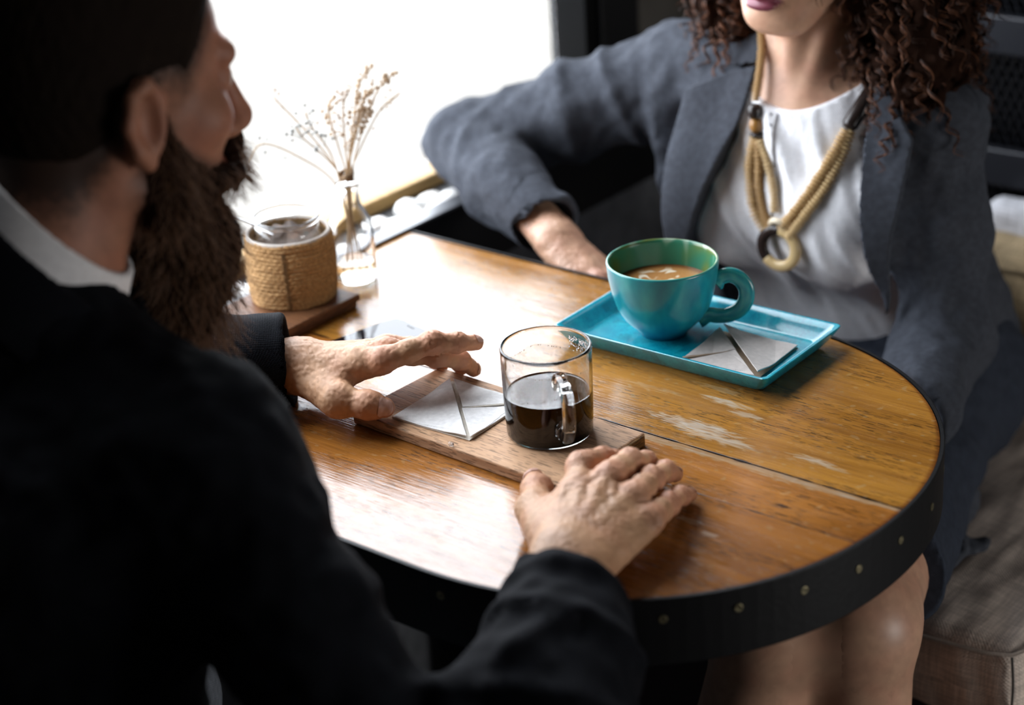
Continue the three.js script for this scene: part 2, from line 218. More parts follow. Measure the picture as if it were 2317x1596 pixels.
{
  const b = thing('bench', 'grey linen seat cushion on a dark bench base under the woman', 'bench', [0, 0, 0]);
  const seat = bump(rbox([-0.1, 0.405, -0.62], [0.37, 0.05, 0.345], 0.022), (x, y, z) => (y > 0.4 ? 0.008 * (1 - ((x + 0.1) / 0.37) ** 2) * (1 - ((z + 0.62) / 0.345) ** 2) : 0) + 0.003 * n3(x * 9, y * 9, z * 9) + 0.0016 * n3(x * 30, y * 12, z * 8));
  part('seat_cushion', boxUV(skin(seat, [-0.49, 0.33, -0.98], [0.29, 0.48, -0.25], 0.009)), M.linen, b);
  const seam = std({ color: lin(0.06, 0.055, 0.05), roughness: 0.9 });
  part('welt', tube([[-0.44, 0.45, -0.277], [0.25, 0.45, -0.277], [0.268, 0.45, -0.295], [0.268, 0.45, -0.94]], 0.0022, 60, 6), M.linen, b);
  part('corner_seam', tube([[0.264, 0.45, -0.279], [0.268, 0.42, -0.276], [0.266, 0.36, -0.278]], 0.0013, 12, 6), seam, b);
  part('bench_base', box(0.74, 0.3, 0.66, -0.1, 0.2, -0.625, 0.006), std({ color: lin(0.05, 0.04, 0.045), roughness: 0.5 }), b);
  part('plinth', box(0.7, 0.05, 0.6, -0.1, 0.025, -0.635, 0.004), M.blackMetal, b);
  const c2 = thing('back_cushion', 'beige linen back cushion propped against the wall at the woman\'s left', 'cushion', [0.16, 0, -0.822]);
  const bc = bump(rbox([0, 0.548, 0], [0.25, 0.09, 0.06], 0.05), (x, y, z) => 0.012 * n3(x * 7 + y * 5, y * 4, z * 6) + 0.006 * n3(x * 20 + y * 14, y * 9, 3));
  part('cover', boxUV(skin(bc, [-0.29, 0.43, -0.12], [0.29, 0.67, 0.12], 0.009)), M.linenBack, c2);
  part('piping', tube([[-0.225, 0.622, 0.04], [0, 0.634, 0.043], [0.225, 0.622, 0.04]], 0.0025, 30, 6), M.linenBack, c2);
  const c3 = thing('white_cushion', 'white cushion against the black lattice behind the beige cushion', 'cushion', [0.16, 0, -0.914]);
  part('cover', boxUV(skin(bump(rbox([0, 0.567, 0], [0.24, 0.1, 0.022], 0.02), (x, y, z) => 0.004 * n3(x * 9, y * 9, z * 9)), [-0.28, 0.44, -0.05], [0.28, 0.7, 0.05], 0.009)), linen([0.84, 0.84, 0.86], 81), c3);
  part('piping', tube([[-0.22, 0.663, 0.0], [0, 0.667, 0.0], [0.22, 0.663, 0.0]], 0.002, 24, 6), linen([0.8, 0.8, 0.82], 84), c3);
}

// ---------------------------------------------------------------- the table
const TY = 0.75, SN = 2.11, SX = 1.015;
const endX = (z, W) => SX * W * Math.max(0, 1 - Math.min(1, Math.abs(z) / W) ** SN) ** (1 / SN);
const stadium = (W, xl, z0 = -W, z1 = W, n = 60) => { const p = []; for (let i = 0; i <= n; i++) { const t = -Math.cos(i / n * Math.PI), z = z0 + (z1 - z0) * (t + 1) / 2; p.push([endX(z, W), z]); } return [[xl, z0], ...p, [xl, z1]]; };
function slab(pts, h, bevel, hole) {                            // outline [x, z] extruded down from y = 0
  const s = new THREE.Shape(pts.map(([x, z]) => new THREE.Vector2(x, -z))); if (hole) s.holes.push(new THREE.Path(hole.map(([x, z]) => new THREE.Vector2(x, -z))));
  const g = new THREE.ExtrudeGeometry(s, { depth: h - 2 * bevel, bevelEnabled: bevel > 0, bevelThickness: bevel, bevelSize: bevel, bevelOffset: -bevel, bevelSegments: 2, curveSegments: 8 });
  g.rotateX(-Math.PI / 2); g.translate(0, -h + bevel, 0); return g;
}
const patches = [[0.052, -0.046, 0.046, 0.0105, 1], [0.085, -0.036, 0.045, 0.007, 0.9], [0.052, -0.1, 0.03, 0.006, 0.9], [0.08, -0.088, 0.02, 0.0045, 0.8], [0.175, -0.046, 0.022, 0.0045, 0.85], [0.2, -0.042, 0.014, 0.003, 0.6], [0.145, 0.098, 0.014, 0.004, 0.7], [0.17, 0.108, 0.01, 0.003, 0.5], [0.03, -0.12, 0.03, 0.004, 0.5], [-0.02, -0.09, 0.03, 0.005, 0.35]];
function woodAt(x, z) {                                         // table board colour (sRGB) at a place on the table
  const plank = z < -0.011 ? 0 : z < 0.057 ? 1 : 2, o = plank * 7.3;
  const w = n3(x * 1.6, z * 7, o), g = n3(x * 3.2, z * 70 + w * 2.5, o + 1), f = n3(x * 9, z * 330, o + 2), ff = n3(x * 30, z * 900, o + 4);
  let k = 0.5 + 0.26 * w + 0.2 * g + 0.16 * f + 0.07 * ff; k = clamp(k);
  let c = [lerp(0.47, 0.73, k), lerp(0.3, 0.515, k), lerp(0.11, 0.21, k)];
  if (plank) c = [c[0] * 0.95, c[1] * 0.88, c[2] * 0.92];
  const pore = sstep(0.46, 0.7, n3(x * 42, z * 1300, o + 9)) * sstep(-0.2, 0.45, n3(x * 4, z * 26, o + 5) + 0.1); c = c.map((v) => v * (1 - 0.6 * pore));
  let wear = 0, pn = null; for (const [px, pz, a, b, s] of patches) { const d = ((x - px) / a) ** 2 + ((z - pz) / b) ** 2; if (d > 2.5) continue; pn ??= 0.75 * n3(x * 60, z * 420, 3) + 0.45 * n3(x * 25, z * 100, 6); wear = Math.max(wear, s * sstep(1.25, 0.1, d + pn)); }
  if (z > -0.0105 && z < 0.01) { const band = 0.0075 + 0.003 * n3(x * 14, 2, 2) - 0.004 * sstep(0.2, 0.29, x), e = (z + 0.0085) / band; if (z > -0.0105 && z < 0.01 && x > -0.05) wear = Math.max(wear, sstep(1.15, 0.75, e + 0.35 * n3(x * 60, z * 300, 8)) * (0.75 + 0.25 * n3(x * 30, z * 200, 1))); }
  wear *= 0.75 + 0.25 * f; c = [lerp(c[0], 0.64, wear), lerp(c[1], 0.59, wear), lerp(c[2], 0.53, wear)];
  const rim = sstep(0.006, 0.0, endX(z, 0.277) - x); c = c.map((v, i) => v * (1 - [0.3, 0.4, 0.45][i] * rim));       // dark old varnish in the joint at the iron band
  const kx = (x - 0.196) / 0.008, kz = (z - 0.0365) / 0.0022, kd = kx * kx + kz * kz, kn = kd > 3 ? 0 : sstep(1.3, 0.3, kd + 0.5 * n3(x * 200, z * 700, 1)); c = [lerp(c[0], 0.2, kn), lerp(c[1], 0.13, kn), lerp(c[2], 0.09, kn)];
  const g1 = Math.abs(z + 0.0116) - 0.0011 - 0.0009 * n3(x * 35, 3, 1) * (1 + n3(x * 9, 5, 2)), g2 = Math.abs(z - 0.0566) - 0.0005 - 0.0006 * n3(x * 30, 7, 1), gr = Math.max(sstep(0.0003, -0.0003, g1), 0.8 * sstep(0.0003, -0.0003, g2)); c = [lerp(c[0], 0.1, gr), lerp(c[1], 0.06, gr), lerp(c[2], 0.04, gr)];   // black dirt in the joints
  const sc = sstep(0.74, 0.86, n3(x * 55 + z * 35, z * 70 - x * 20, 13)) * 0.35; return c.map((v) => lerp(v, 0.72, sc * 0.5));
}
const TW = 1536, TH = 1114, X0 = -0.51, Z0 = -0.29, XS = 0.8, ZS = 0.58;
const woodMap = texture(TW, TH, (u, v) => woodAt(X0 + u * XS, Z0 + v * ZS)); woodMap.wrapS = woodMap.wrapT = THREE.ClampToEdgeWrapping;
const woodBump = texture(1024, 1024, (u, v) => { const x = X0 + u * XS, z = Z0 + v * ZS; return 0.5 + 0.22 * n3(x * 9, z * 330, 2) + 0.16 * n3(x * 2.5, z * 30, 4) + 0.12 * n3(x * 30, z * 600, 6) - 0.3 * sstep(0.46, 0.7, n3(x * 42, z * 1300, 9)); }, false); woodBump.wrapS = woodBump.wrapT = THREE.ClampToEdgeWrapping;
const woodRough = texture(2048, 1024, (u, v) => { const x = X0 + u * XS, z = Z0 + v * ZS; let wear = 0; for (const [px, pz, a, b, s] of patches) { const d = ((x - px) / a) ** 2 + ((z - pz) / b) ** 2; if (d < 2.5) wear = Math.max(wear, s * sstep(1.25, 0.1, d + 0.75 * n3(x * 60, z * 420, 3))); } const o = z < -0.011 ? 0 : z < 0.057 ? 7.3 : 14.6, pore = sstep(0.46, 0.7, n3(x * 42, z * 1300, o + 9)); return 0.2 + 0.1 * pore + 0.05 * n3(x * 12, z * 60, 1) + 0.05 * n3(x * 50, z * 300, 2) + 0.4 * wear; }, false); woodRough.wrapS = woodRough.wrapT = THREE.ClampToEdgeWrapping;
M.tableWood = phys({ map: woodMap, bumpMap: woodBump, bumpScale: 0.0002, roughness: 1, roughnessMap: woodRough, ior: 1.66, specularIntensity: 0.9 });
{
  const t = thing('cafe_table', 'wooden cafe table with rounded end, worn planks and a black iron band with brass screws', 'table', [0, TY, 0]);
  const seams = [-0.276, -0.0116, 0.0566, 0.276], gaps = [0, 0.0014, 0.0004, 0];
  for (let i = 0; i < 3; i++) {
    const z0 = seams[i] + gaps[i] / 2, z1 = seams[i + 1] - gaps[i + 1] / 2, g = slab(stadium(0.277, -0.5, z0, z1), 0.036, 0.0003), p = g.attributes.position, uv = g.attributes.uv;
    for (let k = 0; k < p.count; k++) uv.setXY(k, (p.getX(k) - X0) / XS, (p.getZ(k) - Z0) / ZS);
    part('plank', g, M.tableWood, t);
  }
  const band = slab(stadium(0.2812, -0.5045), 0.06, 0.0008, stadium(0.2782, -0.5015)); band.translate(0, 0.0012, 0);
  part('iron_band', boxUV(band), M.blackMetal, t, 'black iron band');
  for (const [x, y, z] of [[0.1961, 0.733, 0.2109], [0.2363, 0.734, 0.1667], [0.2635, 0.732, 0.1147], [0.2804, 0.729, 0.0594], [0.2856, 0.728, 0.0002], [0.2791, 0.726, -0.0657], [0.254, 0.724, -0.135], [0.146, 0.733, 0.2475], [0.09, 0.733, 0.269], [0.03, 0.733, 0.2795]]) {
    const k = 1e-4, dz = (endX(z + k, 0.2812) - endX(z - k, 0.2812)) / (2 * k), n = V(1, 0, -dz).normalize();
    const star = ring(12, 1, 1).map(([a, b], i) => new THREE.Vector2(a, b).multiplyScalar(i % 2 ? 0.0009 : 0.0017)), sh = new THREE.Shape(ring(20, 0.0036, 0.0036).map((q) => new THREE.Vector2(...q))); sh.holes.push(new THREE.Path(star));
    const g = new THREE.ExtrudeGeometry(sh, { depth: 0.0006, bevelEnabled: true, bevelThickness: 0.0005, bevelSize: 0.0006, bevelOffset: -0.0006, bevelSegments: 2 });
    const m = part('screw', g, M.brass, t, 'small brass screw'); m.position.set(x, y - TY, z).addScaledVector(n, -0.0002); m.quaternion.setFromUnitVectors(V(0, 0, 1), n);
  }
  part('apron', slab(stadium(0.25, -0.47), 0.04, 0.001).translate(0, -0.0365, 0), M.blackMetal, t);
  part('pedestal', lathe([[0.001, -0.75], [0.2, -0.75], [0.2, -0.735], [0.05, -0.72], [0.032, -0.7], [0.03, -0.1], [0.07, -0.078], [0.001, -0.0766]], 40).translate(-0.14, 0.0, 0), M.blackMetal, t);
}

// ---------------------------------------------------------------- small things on the table
const ash = (base, dark, seed, sx = 6, sz = 240) => texture(768, 384, (u, v) => { const x = u * 0.5, z = v * 0.25, g = n3(x * 5, z * 90 + n3(x * 3, z * 12, seed) * 2, seed) * 0.5 + n3(x * sx * 2, z * sz * 1.7, seed + 1) * 0.35 + n3(x * 30, z * 900, seed + 4) * 0.15, p = sstep(0.4, 0.7, n3(x * 40, z * 1100, seed + 2)), k = clamp(0.5 + 0.6 * g); return [0, 1, 2].map((i) => lerp(dark[i], base[i], k) * (1 - 0.4 * p)); });
const plankMat = (base, dark, seed, rough = 0.62) => { const m = ash(base, dark, seed), q = m.clone(); m.repeat.set(2, 4); m.needsUpdate = true; q.repeat.set(2, 4); q.colorSpace = THREE.NoColorSpace; q.needsUpdate = true; return phys({ map: m, roughness: rough, specularIntensity: 0.45, bumpMap: q, bumpScale: 0.0006 }); };
{ // serving board under the glass mug
  const b = thing('serving_board', 'narrow oak serving board under the glass coffee mug', 'board', [-0.088, 0.7502, 0.0625]);
  b.rotation.y = -0.035;
  const L = 0.246, D = 0.118, out = []; const r = rng(9); out.push([-L / 2, -D / 2]); for (let i = 0; i <= 14; i++) { const t = i / 14; out.push([L / 2 + 0.0012 * (r() - 0.5) + (t > 0.5 ? 0.002 : 0) - 0.003 * sstep(0.9, 1, t), -D / 2 + D * t]); } out.push([-L / 2, D / 2]);
  part('plank', boxUV(slab(out, 0.0115, 0.0016).translate(0, 0.0115, 0)), plankMat([0.84, 0.68, 0.54], [0.68, 0.52, 0.39], 101), b);
  part('sawn_end', boxUV(slab([[L / 2 - 0.001, -D / 2 + 0.002], [L / 2 + 0.0022, -D / 2 + 0.003], [L / 2 + 0.0031, -0.02], [L / 2 + 0.0018, 0.0], [L / 2 + 0.003, 0.02], [L / 2 + 0.0018, D / 2 - 0.003], [L / 2 - 0.001, D / 2 - 0.002]], 0.0095, 0.001).translate(0, 0.0105, 0)), plankMat([0.62, 0.45, 0.22], [0.3, 0.2, 0.1], 108, 0.8), b, 'rough sawn board end');
}
const crystal = single('sugar_crystal', merge([new THREE.IcosahedronGeometry(0.0021, 1).translate(0, 0, 0), new THREE.IcosahedronGeometry(0.0017, 1).translate(0.0028, 0.0004, 0.0006)]), phys({ color: 0xffffff, transmission: 0.9, thickness: 0.003, roughness: 0.15, ior: 1.5 }), 'tiny clear sugar crystal on the front edge of the serving board', 'crystal', [-0.0935, 0.7636, 0.1195]);

M.glass = phys({ color: 0xffffff, transmission: 1, thickness: 0.003, roughness: 0.0, ior: 1.47, attenuationColor: lin(0.93, 0.97, 0.95), attenuationDistance: 0.05 });
const MUG = [-0.0352, 0.7618, 0.0508];
{ // glass mug
  const m = thing('glass_mug', 'straight clear glass mug half full of black coffee on the board', 'mug', MUG);
  const H = 0.0855, ri = 0.0378, ro = 0.0403;
  const prof = [[0.0005, 0.0012], [0.03, 0.0012], [0.033, 0], [0.0365, 0.0008], [0.0386, 0.004], [ro - 0.0008, 0.03], [ro, H - 0.004], [ro + 0.0001, H - 0.0012], [ro - 0.0006, H], [ro - 0.0017, H], [ri + 0.0004, H - 0.001], [ri, H - 0.004], [ri - 0.0009, 0.012], [ri - 0.004, 0.0078], [0.03, 0.0065], [0.0005, 0.0065]];
  part('glass_body', lathe(prof, 96), M.glass, m);
  const a = 0.62, P = (r, y) => [r * Math.cos(a), y, r * Math.sin(a)];
  part('handle', sweep([P(0.0385, 0.0665), P(0.046, 0.0672), P(0.0555, 0.0655), P(0.0615, 0.058), P(0.063, 0.048), P(0.0615, 0.034), P(0.056, 0.0225), P(0.047, 0.0195), P(0.0382, 0.02)], ring(20, 0.0068, 0.0052, 3), (t) => { const k = 1 + 0.35 * (sstep(0.12, 0, t) + sstep(0.88, 1, t)); return [k, k]; }, 64, [-Math.sin(a), 0.0001, Math.cos(a)].map((v, i) => i === 1 ? 0.02 : v)), M.glass, m);
  part('coffee', lathe([[0.0003, 0.0063], [0.03, 0.0063], [ri - 0.0033, 0.0076], [ri - 0.0004, 0.012], [ri + 0.0003, 0.0412], [ri - 0.0004, 0.0396], [0.0003, 0.0396]], 96), phys({ color: lin(0.007, 0.0025, 0.0015), roughness: 1, specularIntensity: 0 }), m, 'black coffee');
  part('coffee_surface', lathe([[ri + 0.0002, 0.0414], [ri - 0.0009, 0.0407], [ri - 0.003, 0.0403], [0.0003, 0.0402], [0.0003, 0.0398], [ri + 0.0002, 0.0398]], 96), phys({ color: lin(0.008, 0.003, 0.002), roughness: 0.02, ior: 1.36 }), m, 'glossy coffee surface');
  const residue = (lo, hi, seed, den) => { const n = 128, k = 14, pos = [], uv = [], idx = [], nor = []; for (let j = 0; j <= k; j++) for (let i = 0; i <= n; i++) { const t = i / n * Math.PI * 2, y = lerp(lo, hi, j / k), r = ri - 0.0009 + (y - 0.012) / (H - 0.016) * 0.0009 - 0.00025; pos.push(r * Math.cos(t), y, r * Math.sin(t)); nor.push(-Math.cos(t), 0, -Math.sin(t)); uv.push(i / n, j / k); } for (let j = 0; j < k; j++) for (let i = 0; i < n; i++) { const q = j * (n + 1) + i; idx.push(q, q + 1, q + n + 1, q + 1, q + n + 2, q + n + 1); }
    const g = new THREE.BufferGeometry(); g.setAttribute('position', new THREE.Float32BufferAttribute(pos, 3)); g.setAttribute('normal', new THREE.Float32BufferAttribute(nor, 3)); g.setAttribute('uv', new THREE.Float32BufferAttribute(uv, 2)); g.setIndex(idx);
    const al = texture(1024, 128, (u, v, x, y) => { const c = Math.cos(u * 6.283), s = Math.sin(u * 6.283), top = 0.76 + 0.16 * n3(c * 0.8, s * 0.8, seed), low = 0.25 + 0.2 * n3(c * 1.1, s * 1.1, seed + 4); const band = sstep(low - 0.1, low + 0.05, v) * sstep(top + 0.03, top - 0.02, v), line = sstep(0.06, 0.0, Math.abs(v - top)) * 0.7; return clamp(den * (band * (0.35 + 0.3 * fbm(c * 9, s * 9, v * 5 + seed)) + line * (0.5 + 0.5 * n3(c * 20, s * 20, seed)))); }, false);
    return [g, al]; };
  const [g1, al] = residue(0.043, 0.076, 4, 0.55);
  part('foam_residue', g1, std({ color: lin(0.62, 0.47, 0.3), alphaMap: al, transparent: true, roughness: 0.8, side: THREE.DoubleSide }), m, 'dried coffee foam on the glass');
  const r = rng(77), drops = []; for (let i = 0; i < 170; i++) { const t = -0.72 - 1.05 * r() + 0.1, y = 0.079 - 0.014 * r() * r() - 0.002 * r(), s = 0.00035 + 0.0006 * r(), R = ri + 0.0002; drops.push(new THREE.IcosahedronGeometry(s, 1).translate(R * Math.cos(t), y, R * Math.sin(t))); }
  part('condensation', merge(drops), M.glass, m, 'water droplets under the rim', 'stuff');
}
function napkin(name, label, pos, turn, size, mat, gapMat, open, flip) {   // square paper napkin folded like an envelope
  const t = thing(name, label, 'napkin', pos, undefined, turn), s = size / 2, q = 0.0011;
  const flap = (pts, y, h, lift) => { const g = slab(pts, h, h * 0.35), p = g.attributes.position; g.translate(0, y + h, 0); for (let i = 0; i < p.count; i++) p.setY(i, p.getY(i) + lift(p.getX(i), p.getZ(i)) + 0.0004 * n3(p.getX(i) * 60, 1, p.getZ(i) * 60)); g.computeVertexNormals(); return boxUV(g); };
  const fine = (pts, n = 7) => pts.flatMap((p, i) => { const b = pts[(i + 1) % pts.length]; return [...Array(n)].map((_, k) => [lerp(p[0], b[0], k / n), lerp(p[1], b[1], k / n)]); });
  part('base_sheet', flap(fine([[-s, -s], [s, -s], [s, s], [-s, s]]), 0, q, () => 0), gapMat, t);
  const g = 0.0016, q3 = ([x, z]) => flip ? [-x, -z] : [x, z], P3 = (pts) => fine(pts.map(q3));   // one big flap, and two small ones with a strip of the inner fold between them
  part('flap', flap(P3([[-s, -s + 2 * g], [-s, s], [s - 2 * g, s], [-g, g]]), q + (flip ? 0.0012 : 0), 0.0012, (x, z) => open * sstep(0.9, 0, Math.abs(x - z) / s)), mat, t);
  part('flap', flap(P3([[-s + g, -s], [s, -s], [s * 0.97, -s * 0.9], [g * 1.4, -g * 0.4]]), q, 0.0012, (x, z) => open * 0.7 * sstep(1, 0, Math.abs(x - z) / s)), mat, t);
  part('flap', flap(P3([[s, -s * 0.8], [s, s - g], [g * 2.2, g * 1.2], [g * 1.8, g * 0.8]]), q, 0.0012, (x, z) => open * 0.6 * sstep(1, 0, Math.abs(x - z) / s)), mat, t);
  part('fold_strip', flap(P3([[g * 1.2, -g * 0.3], [s * 0.96, -s * 0.9], [s * 0.97, -s * 0.8], [g * 1.6, g * 0.7]]), q * 0.9, 0.0013, () => open * 0.4), gapMat, t, 'pale inner fold');
  return t;
}
const ribs = texture(64, 64, (u, v, x, y) => 0.5 + 0.4 * Math.sin(u * Math.PI * 2 * 16) * (0.6 + 0.4 * Math.sin(v * 30)), false);
const paperBump = at(ribs, 45);
const paper = (c, s) => std({ map: at(mottled(c, 0.03, s), 6), roughness: 0.9, bumpMap: paperBump, bumpScale: 0.0004 });
napkin('paper_napkin', 'white paper napkin folded like an envelope on the board beside the mug', [-0.1305, 0.7619, 0.0615], 0.04, 0.089, paper([0.94, 0.935, 0.93], 120), paper([0.86, 0.83, 0.78], 121), 0.003, false);
const TRAY = [-0.0412, 0.7502, -0.1902];
{ // turquoise tray
  const t = thing('rectangular_plate', 'turquoise glazed rectangular plate under the big cup', 'plate', TRAY); t.rotation.y = 0.02;
  const A = 0.121, B = 0.071, f = (x, y, z) => {
    const ax = Math.abs(x), az = Math.abs(z), rr = 0.006, q = (a, b, d) => { const X = Math.max(ax - a + rr, 0), Z = Math.max(az - b + rr, 0); return Math.hypot(X, Z) + Math.min(Math.max(ax - a + rr, az - b + rr), 0) - rr - d; };
    const flare = clamp(y / 0.021), o = q(A - 0.016 + 0.016 * flare ** 0.8, B - 0.016 + 0.016 * flare ** 0.8, 0), yy = (y - 0.0005), out = Math.max(o * 0.8, -yy, y - 0.021);
    const fl2 = clamp((y - 0.0055) / 0.0155), inn = Math.max(q(A - 0.021 + 0.0165 * fl2 ** 0.7, B - 0.021 + 0.0165 * fl2 ** 0.7, 0) * 0.8, 0.0062 - y);
    return -smin(-out, inn, 0.005) - 0.0006;
  };
  const gl = (c, d, seed) => texture(512, 512, (u, v) => { const k = fbm(u * 7, v * 7, seed) + 0.4 * n3(u * 60, v * 60, seed), s = sstep(0.25, 0.6, n3(u * 5, v * 5, seed + 3) + 0.3 * n3(u * 30, v * 30, seed)); return [0, 1, 2].map((i) => lerp(c[i], d[i], clamp(0.4 + 0.55 * k)) * (1 - 0.12 * s)); });
  const tq = gl([0.0, 0.5, 0.6], [0.12, 0.68, 0.74], 130); tq.repeat.set(6, 6);
  M.glaze = phys({ map: tq, roughness: 0.26, clearcoat: 0.5, clearcoatRoughness: 0.1 });
  part('glazed_body', boxUV(skin(f, [-0.128, -0.004, -0.078], [0.128, 0.026, 0.078], 0.0018)), M.glaze, t);
  part('unglazed_foot', boxUV(slab(ring(40, A - 0.02, B - 0.02, 12), 0.0016, 0.0005).translate(0, 0.0016, 0)), std({ color: lin(0.5, 0.36, 0.24), roughness: 0.85 }), t, 'bare clay foot');
}
const CUP = [-0.0778, 0.7568, -0.188];
{ // latte cup
  const c = thing('latte_cup', 'big turquoise ceramic cup of milky coffee with a looped handle', 'cup', CUP);
  const R = 0.0552, H = 0.078, prof = [[0.0005, 0.004], [0.017, 0.004], [0.0185, 0.0], [0.0225, 0.0], [0.0235, 0.003], [0.0285, 0.008], [0.0385, 0.018], [0.0455, 0.0295], [0.05, 0.044], [0.0535, 0.062], [0.0549, 0.0755], [0.0546, H - 0.0006], [0.0533, H], [0.0519, H - 0.0008], [0.0512, H - 0.004], [0.0497, 0.062], [0.046, 0.044], [0.041, 0.031], [0.033, 0.019], [0.02, 0.011], [0.0005, 0.009]];
  const glz = texture(640, 320, (u, v) => { const cs = Math.cos(u * 6.283), sn = Math.sin(u * 6.283), k = fbm(cs * 1.4, sn * 1.4, v * 4 + 9), st = 0.85 * sstep(-0.25, 0.55, n3(cs * 1.3 + 2, sn * 1.3, v * 6)), inside = sstep(0.56, 0.6, v), rim = sstep(0.045, 0.0, Math.abs(v - 0.56)) ;
    let a = [lerp(0.03, 0.17, clamp(0.5 + k)), lerp(0.45, 0.6, clamp(0.5 + k)), lerp(0.52, 0.61, clamp(0.5 + k))]; const low = sstep(0.34, 0.18, v); a = [lerp(a[0], 0.02, low), lerp(a[1], 0.43, low), lerp(a[2], 0.55, low)];
    const ins = [lerp(0.2, 0.42, st), lerp(0.47, 0.44, st * 0.7), lerp(0.37, 0.2, st)], wash = sstep(0.3, 0.7, n3(cs * 2 + 3, sn * 2, v * 3)); const i2 = [0, 1, 2].map((i) => lerp(ins[i], [0.62, 0.68, 0.6][i], wash * 0.8));
    const foot = sstep(0.115, 0.09, v); a = [lerp(a[0], 0.42, foot), lerp(a[1], 0.3, foot), lerp(a[2], 0.17, foot)];
    const m = [0, 1, 2].map((i) => lerp(a[i], i2[i], inside)); return [0, 1, 2].map((i) => lerp(m[i], [0.36, 0.64, 0.58][i], rim * 0.8)); });
  glz.wrapT = THREE.ClampToEdgeWrapping;
  part('cup_body', lathe(prof, 96), phys({ map: glz, roughness: 0.28, clearcoat: 0.35, clearcoatRoughness: 0.15 }), c);
  const d = [0.832, 0, -0.555], P = (r, y) => [r * d[0], y, r * d[2]];
  part('handle', sweep([P(0.0505, 0.053), P(0.0565, 0.0575), P(0.065, 0.0595), P(0.074, 0.0555), P(0.0805, 0.0455), P(0.0805, 0.033), P(0.074, 0.0225), P(0.063, 0.017), P(0.052, 0.0165), P(0.044, 0.0175), P(0.034, 0.013)], ring(24, 0.0078, 0.0038, 2.6), (t) => { const k = 1 + 0.35 * sstep(0.1, 0, t) + 0.2 * sstep(0.9, 1, t); return [k, k]; }, 72, [0.02, 0.3, 0.01].map((v, i) => [0.555, 0, 0.832][i] * 1 + v * 0)), phys({ map: (() => { const t = texture(256, 64, (u, v) => { const k = n3(u * 7, Math.sin(v * 6.283) * 2, Math.cos(v * 6.283) * 2); return [lerp(0.05, 0.25, clamp(0.5 + k * 0.6)), lerp(0.47, 0.62, clamp(0.5 + k * 0.5)), lerp(0.52, 0.58, clamp(0.5 + k * 0.5))]; }); return t; })(), roughness: 0.26, clearcoat: 0.4, clearcoatRoughness: 0.12 }), c);
  const crema = texture(512, 512, (u, v) => { const x = u * 2 - 1, y = v * 2 - 1, r = Math.hypot(x, y), w = n3(x * 2.2, y * 2.2, 5) * 0.5, milk = sstep(0.15, 0.5, n3(x * 2 + w, y * 2 - w, 2)) * sstep(0.95, 0.6, r), fo = n3(x * 30, y * 30, 1) * 0.03; const edge = sstep(0.75, 0.98, r); return [0, 1, 2].map((i) => lerp(lerp([0.66, 0.47, 0.28][i], [0.9, 0.85, 0.77][i], milk), [0.4, 0.22, 0.1][i], edge * 0.8) + fo); });
  const liq = new THREE.CircleGeometry(0.0478, 64); liq.rotateX(-Math.PI / 2); liq.translate(0, 0.0525, 0); const drop = lathe([[0.0478, 0.0524], [0.0472, 0.0505], [0.001, 0.0505]], 64);
  part('milk_coffee', merge([liq, drop]), phys({ map: crema, roughness: 0.2, ior: 1.35 }), c, 'coffee with pale milk foam');
}
napkin('paper_napkin', 'crumpled white paper napkin folded on the turquoise plate', [0.0145, 0.7572, -0.178], 0.07, 0.084, paper([0.76, 0.73, 0.71], 124), paper([0.62, 0.53, 0.44], 125), 0.006, true);
{ // phone
  const p = thing('smartphone', 'black smartphone lying face up under the man\'s left hand', 'phone', [-0.3135, 0.7503, 0.001]);
  p.rotation.y = -0.2;
  const body = slab(ring(72, 0.034, 0.071, 9), 0.0075, 0.0022).translate(0, 0.0075, 0);
  part('phone_body', body, std({ color: lin(0.03, 0.05, 0.06), roughness: 0.3, metalness: 0.3 }), p, 'dark blue phone edge');
  part('screen', slab(ring(72, 0.0328, 0.0698, 9), 0.0008, 0.0003).translate(0, 0.0081, 0), phys({ color: lin(0.004, 0.005, 0.008), roughness: 0.03, ior: 1.5, specularIntensity: 0.62 }), p, 'glossy black screen');
  part('earpiece', slab(ring(20, 0.006, 0.0009, 4), 0.0003, 0.0001).translate(0, 0.0083, -0.064), std({ color: lin(0.08, 0.08, 0.085), roughness: 0.6 }), p);
}
const B2 = [-0.446, 0.7502, -0.02];
{ // second board under the basket
  const b = thing('wooden_board', 'dark brown wooden board under the woven basket', 'board', B2);
  const m = plankMat([0.52, 0.36, 0.24], [0.34, 0.21, 0.13], 140, 0.5);
  part('lower_plank', boxUV(slab([[-0.052, -0.068], [0.048, -0.066], [0.048, 0.1], [-0.052, 0.098]], 0.0055, 0.0008).translate(0, 0.0055, 0)), m, b);
  part('upper_plank', boxUV(slab([[-0.052, -0.07], [0.05, -0.069], [0.05, 0.1], [-0.052, 0.1]], 0.0075, 0.0012).translate(0, 0.0138, 0)), m, b);
}
const BK = [-0.4545, 0.764, -0.052];
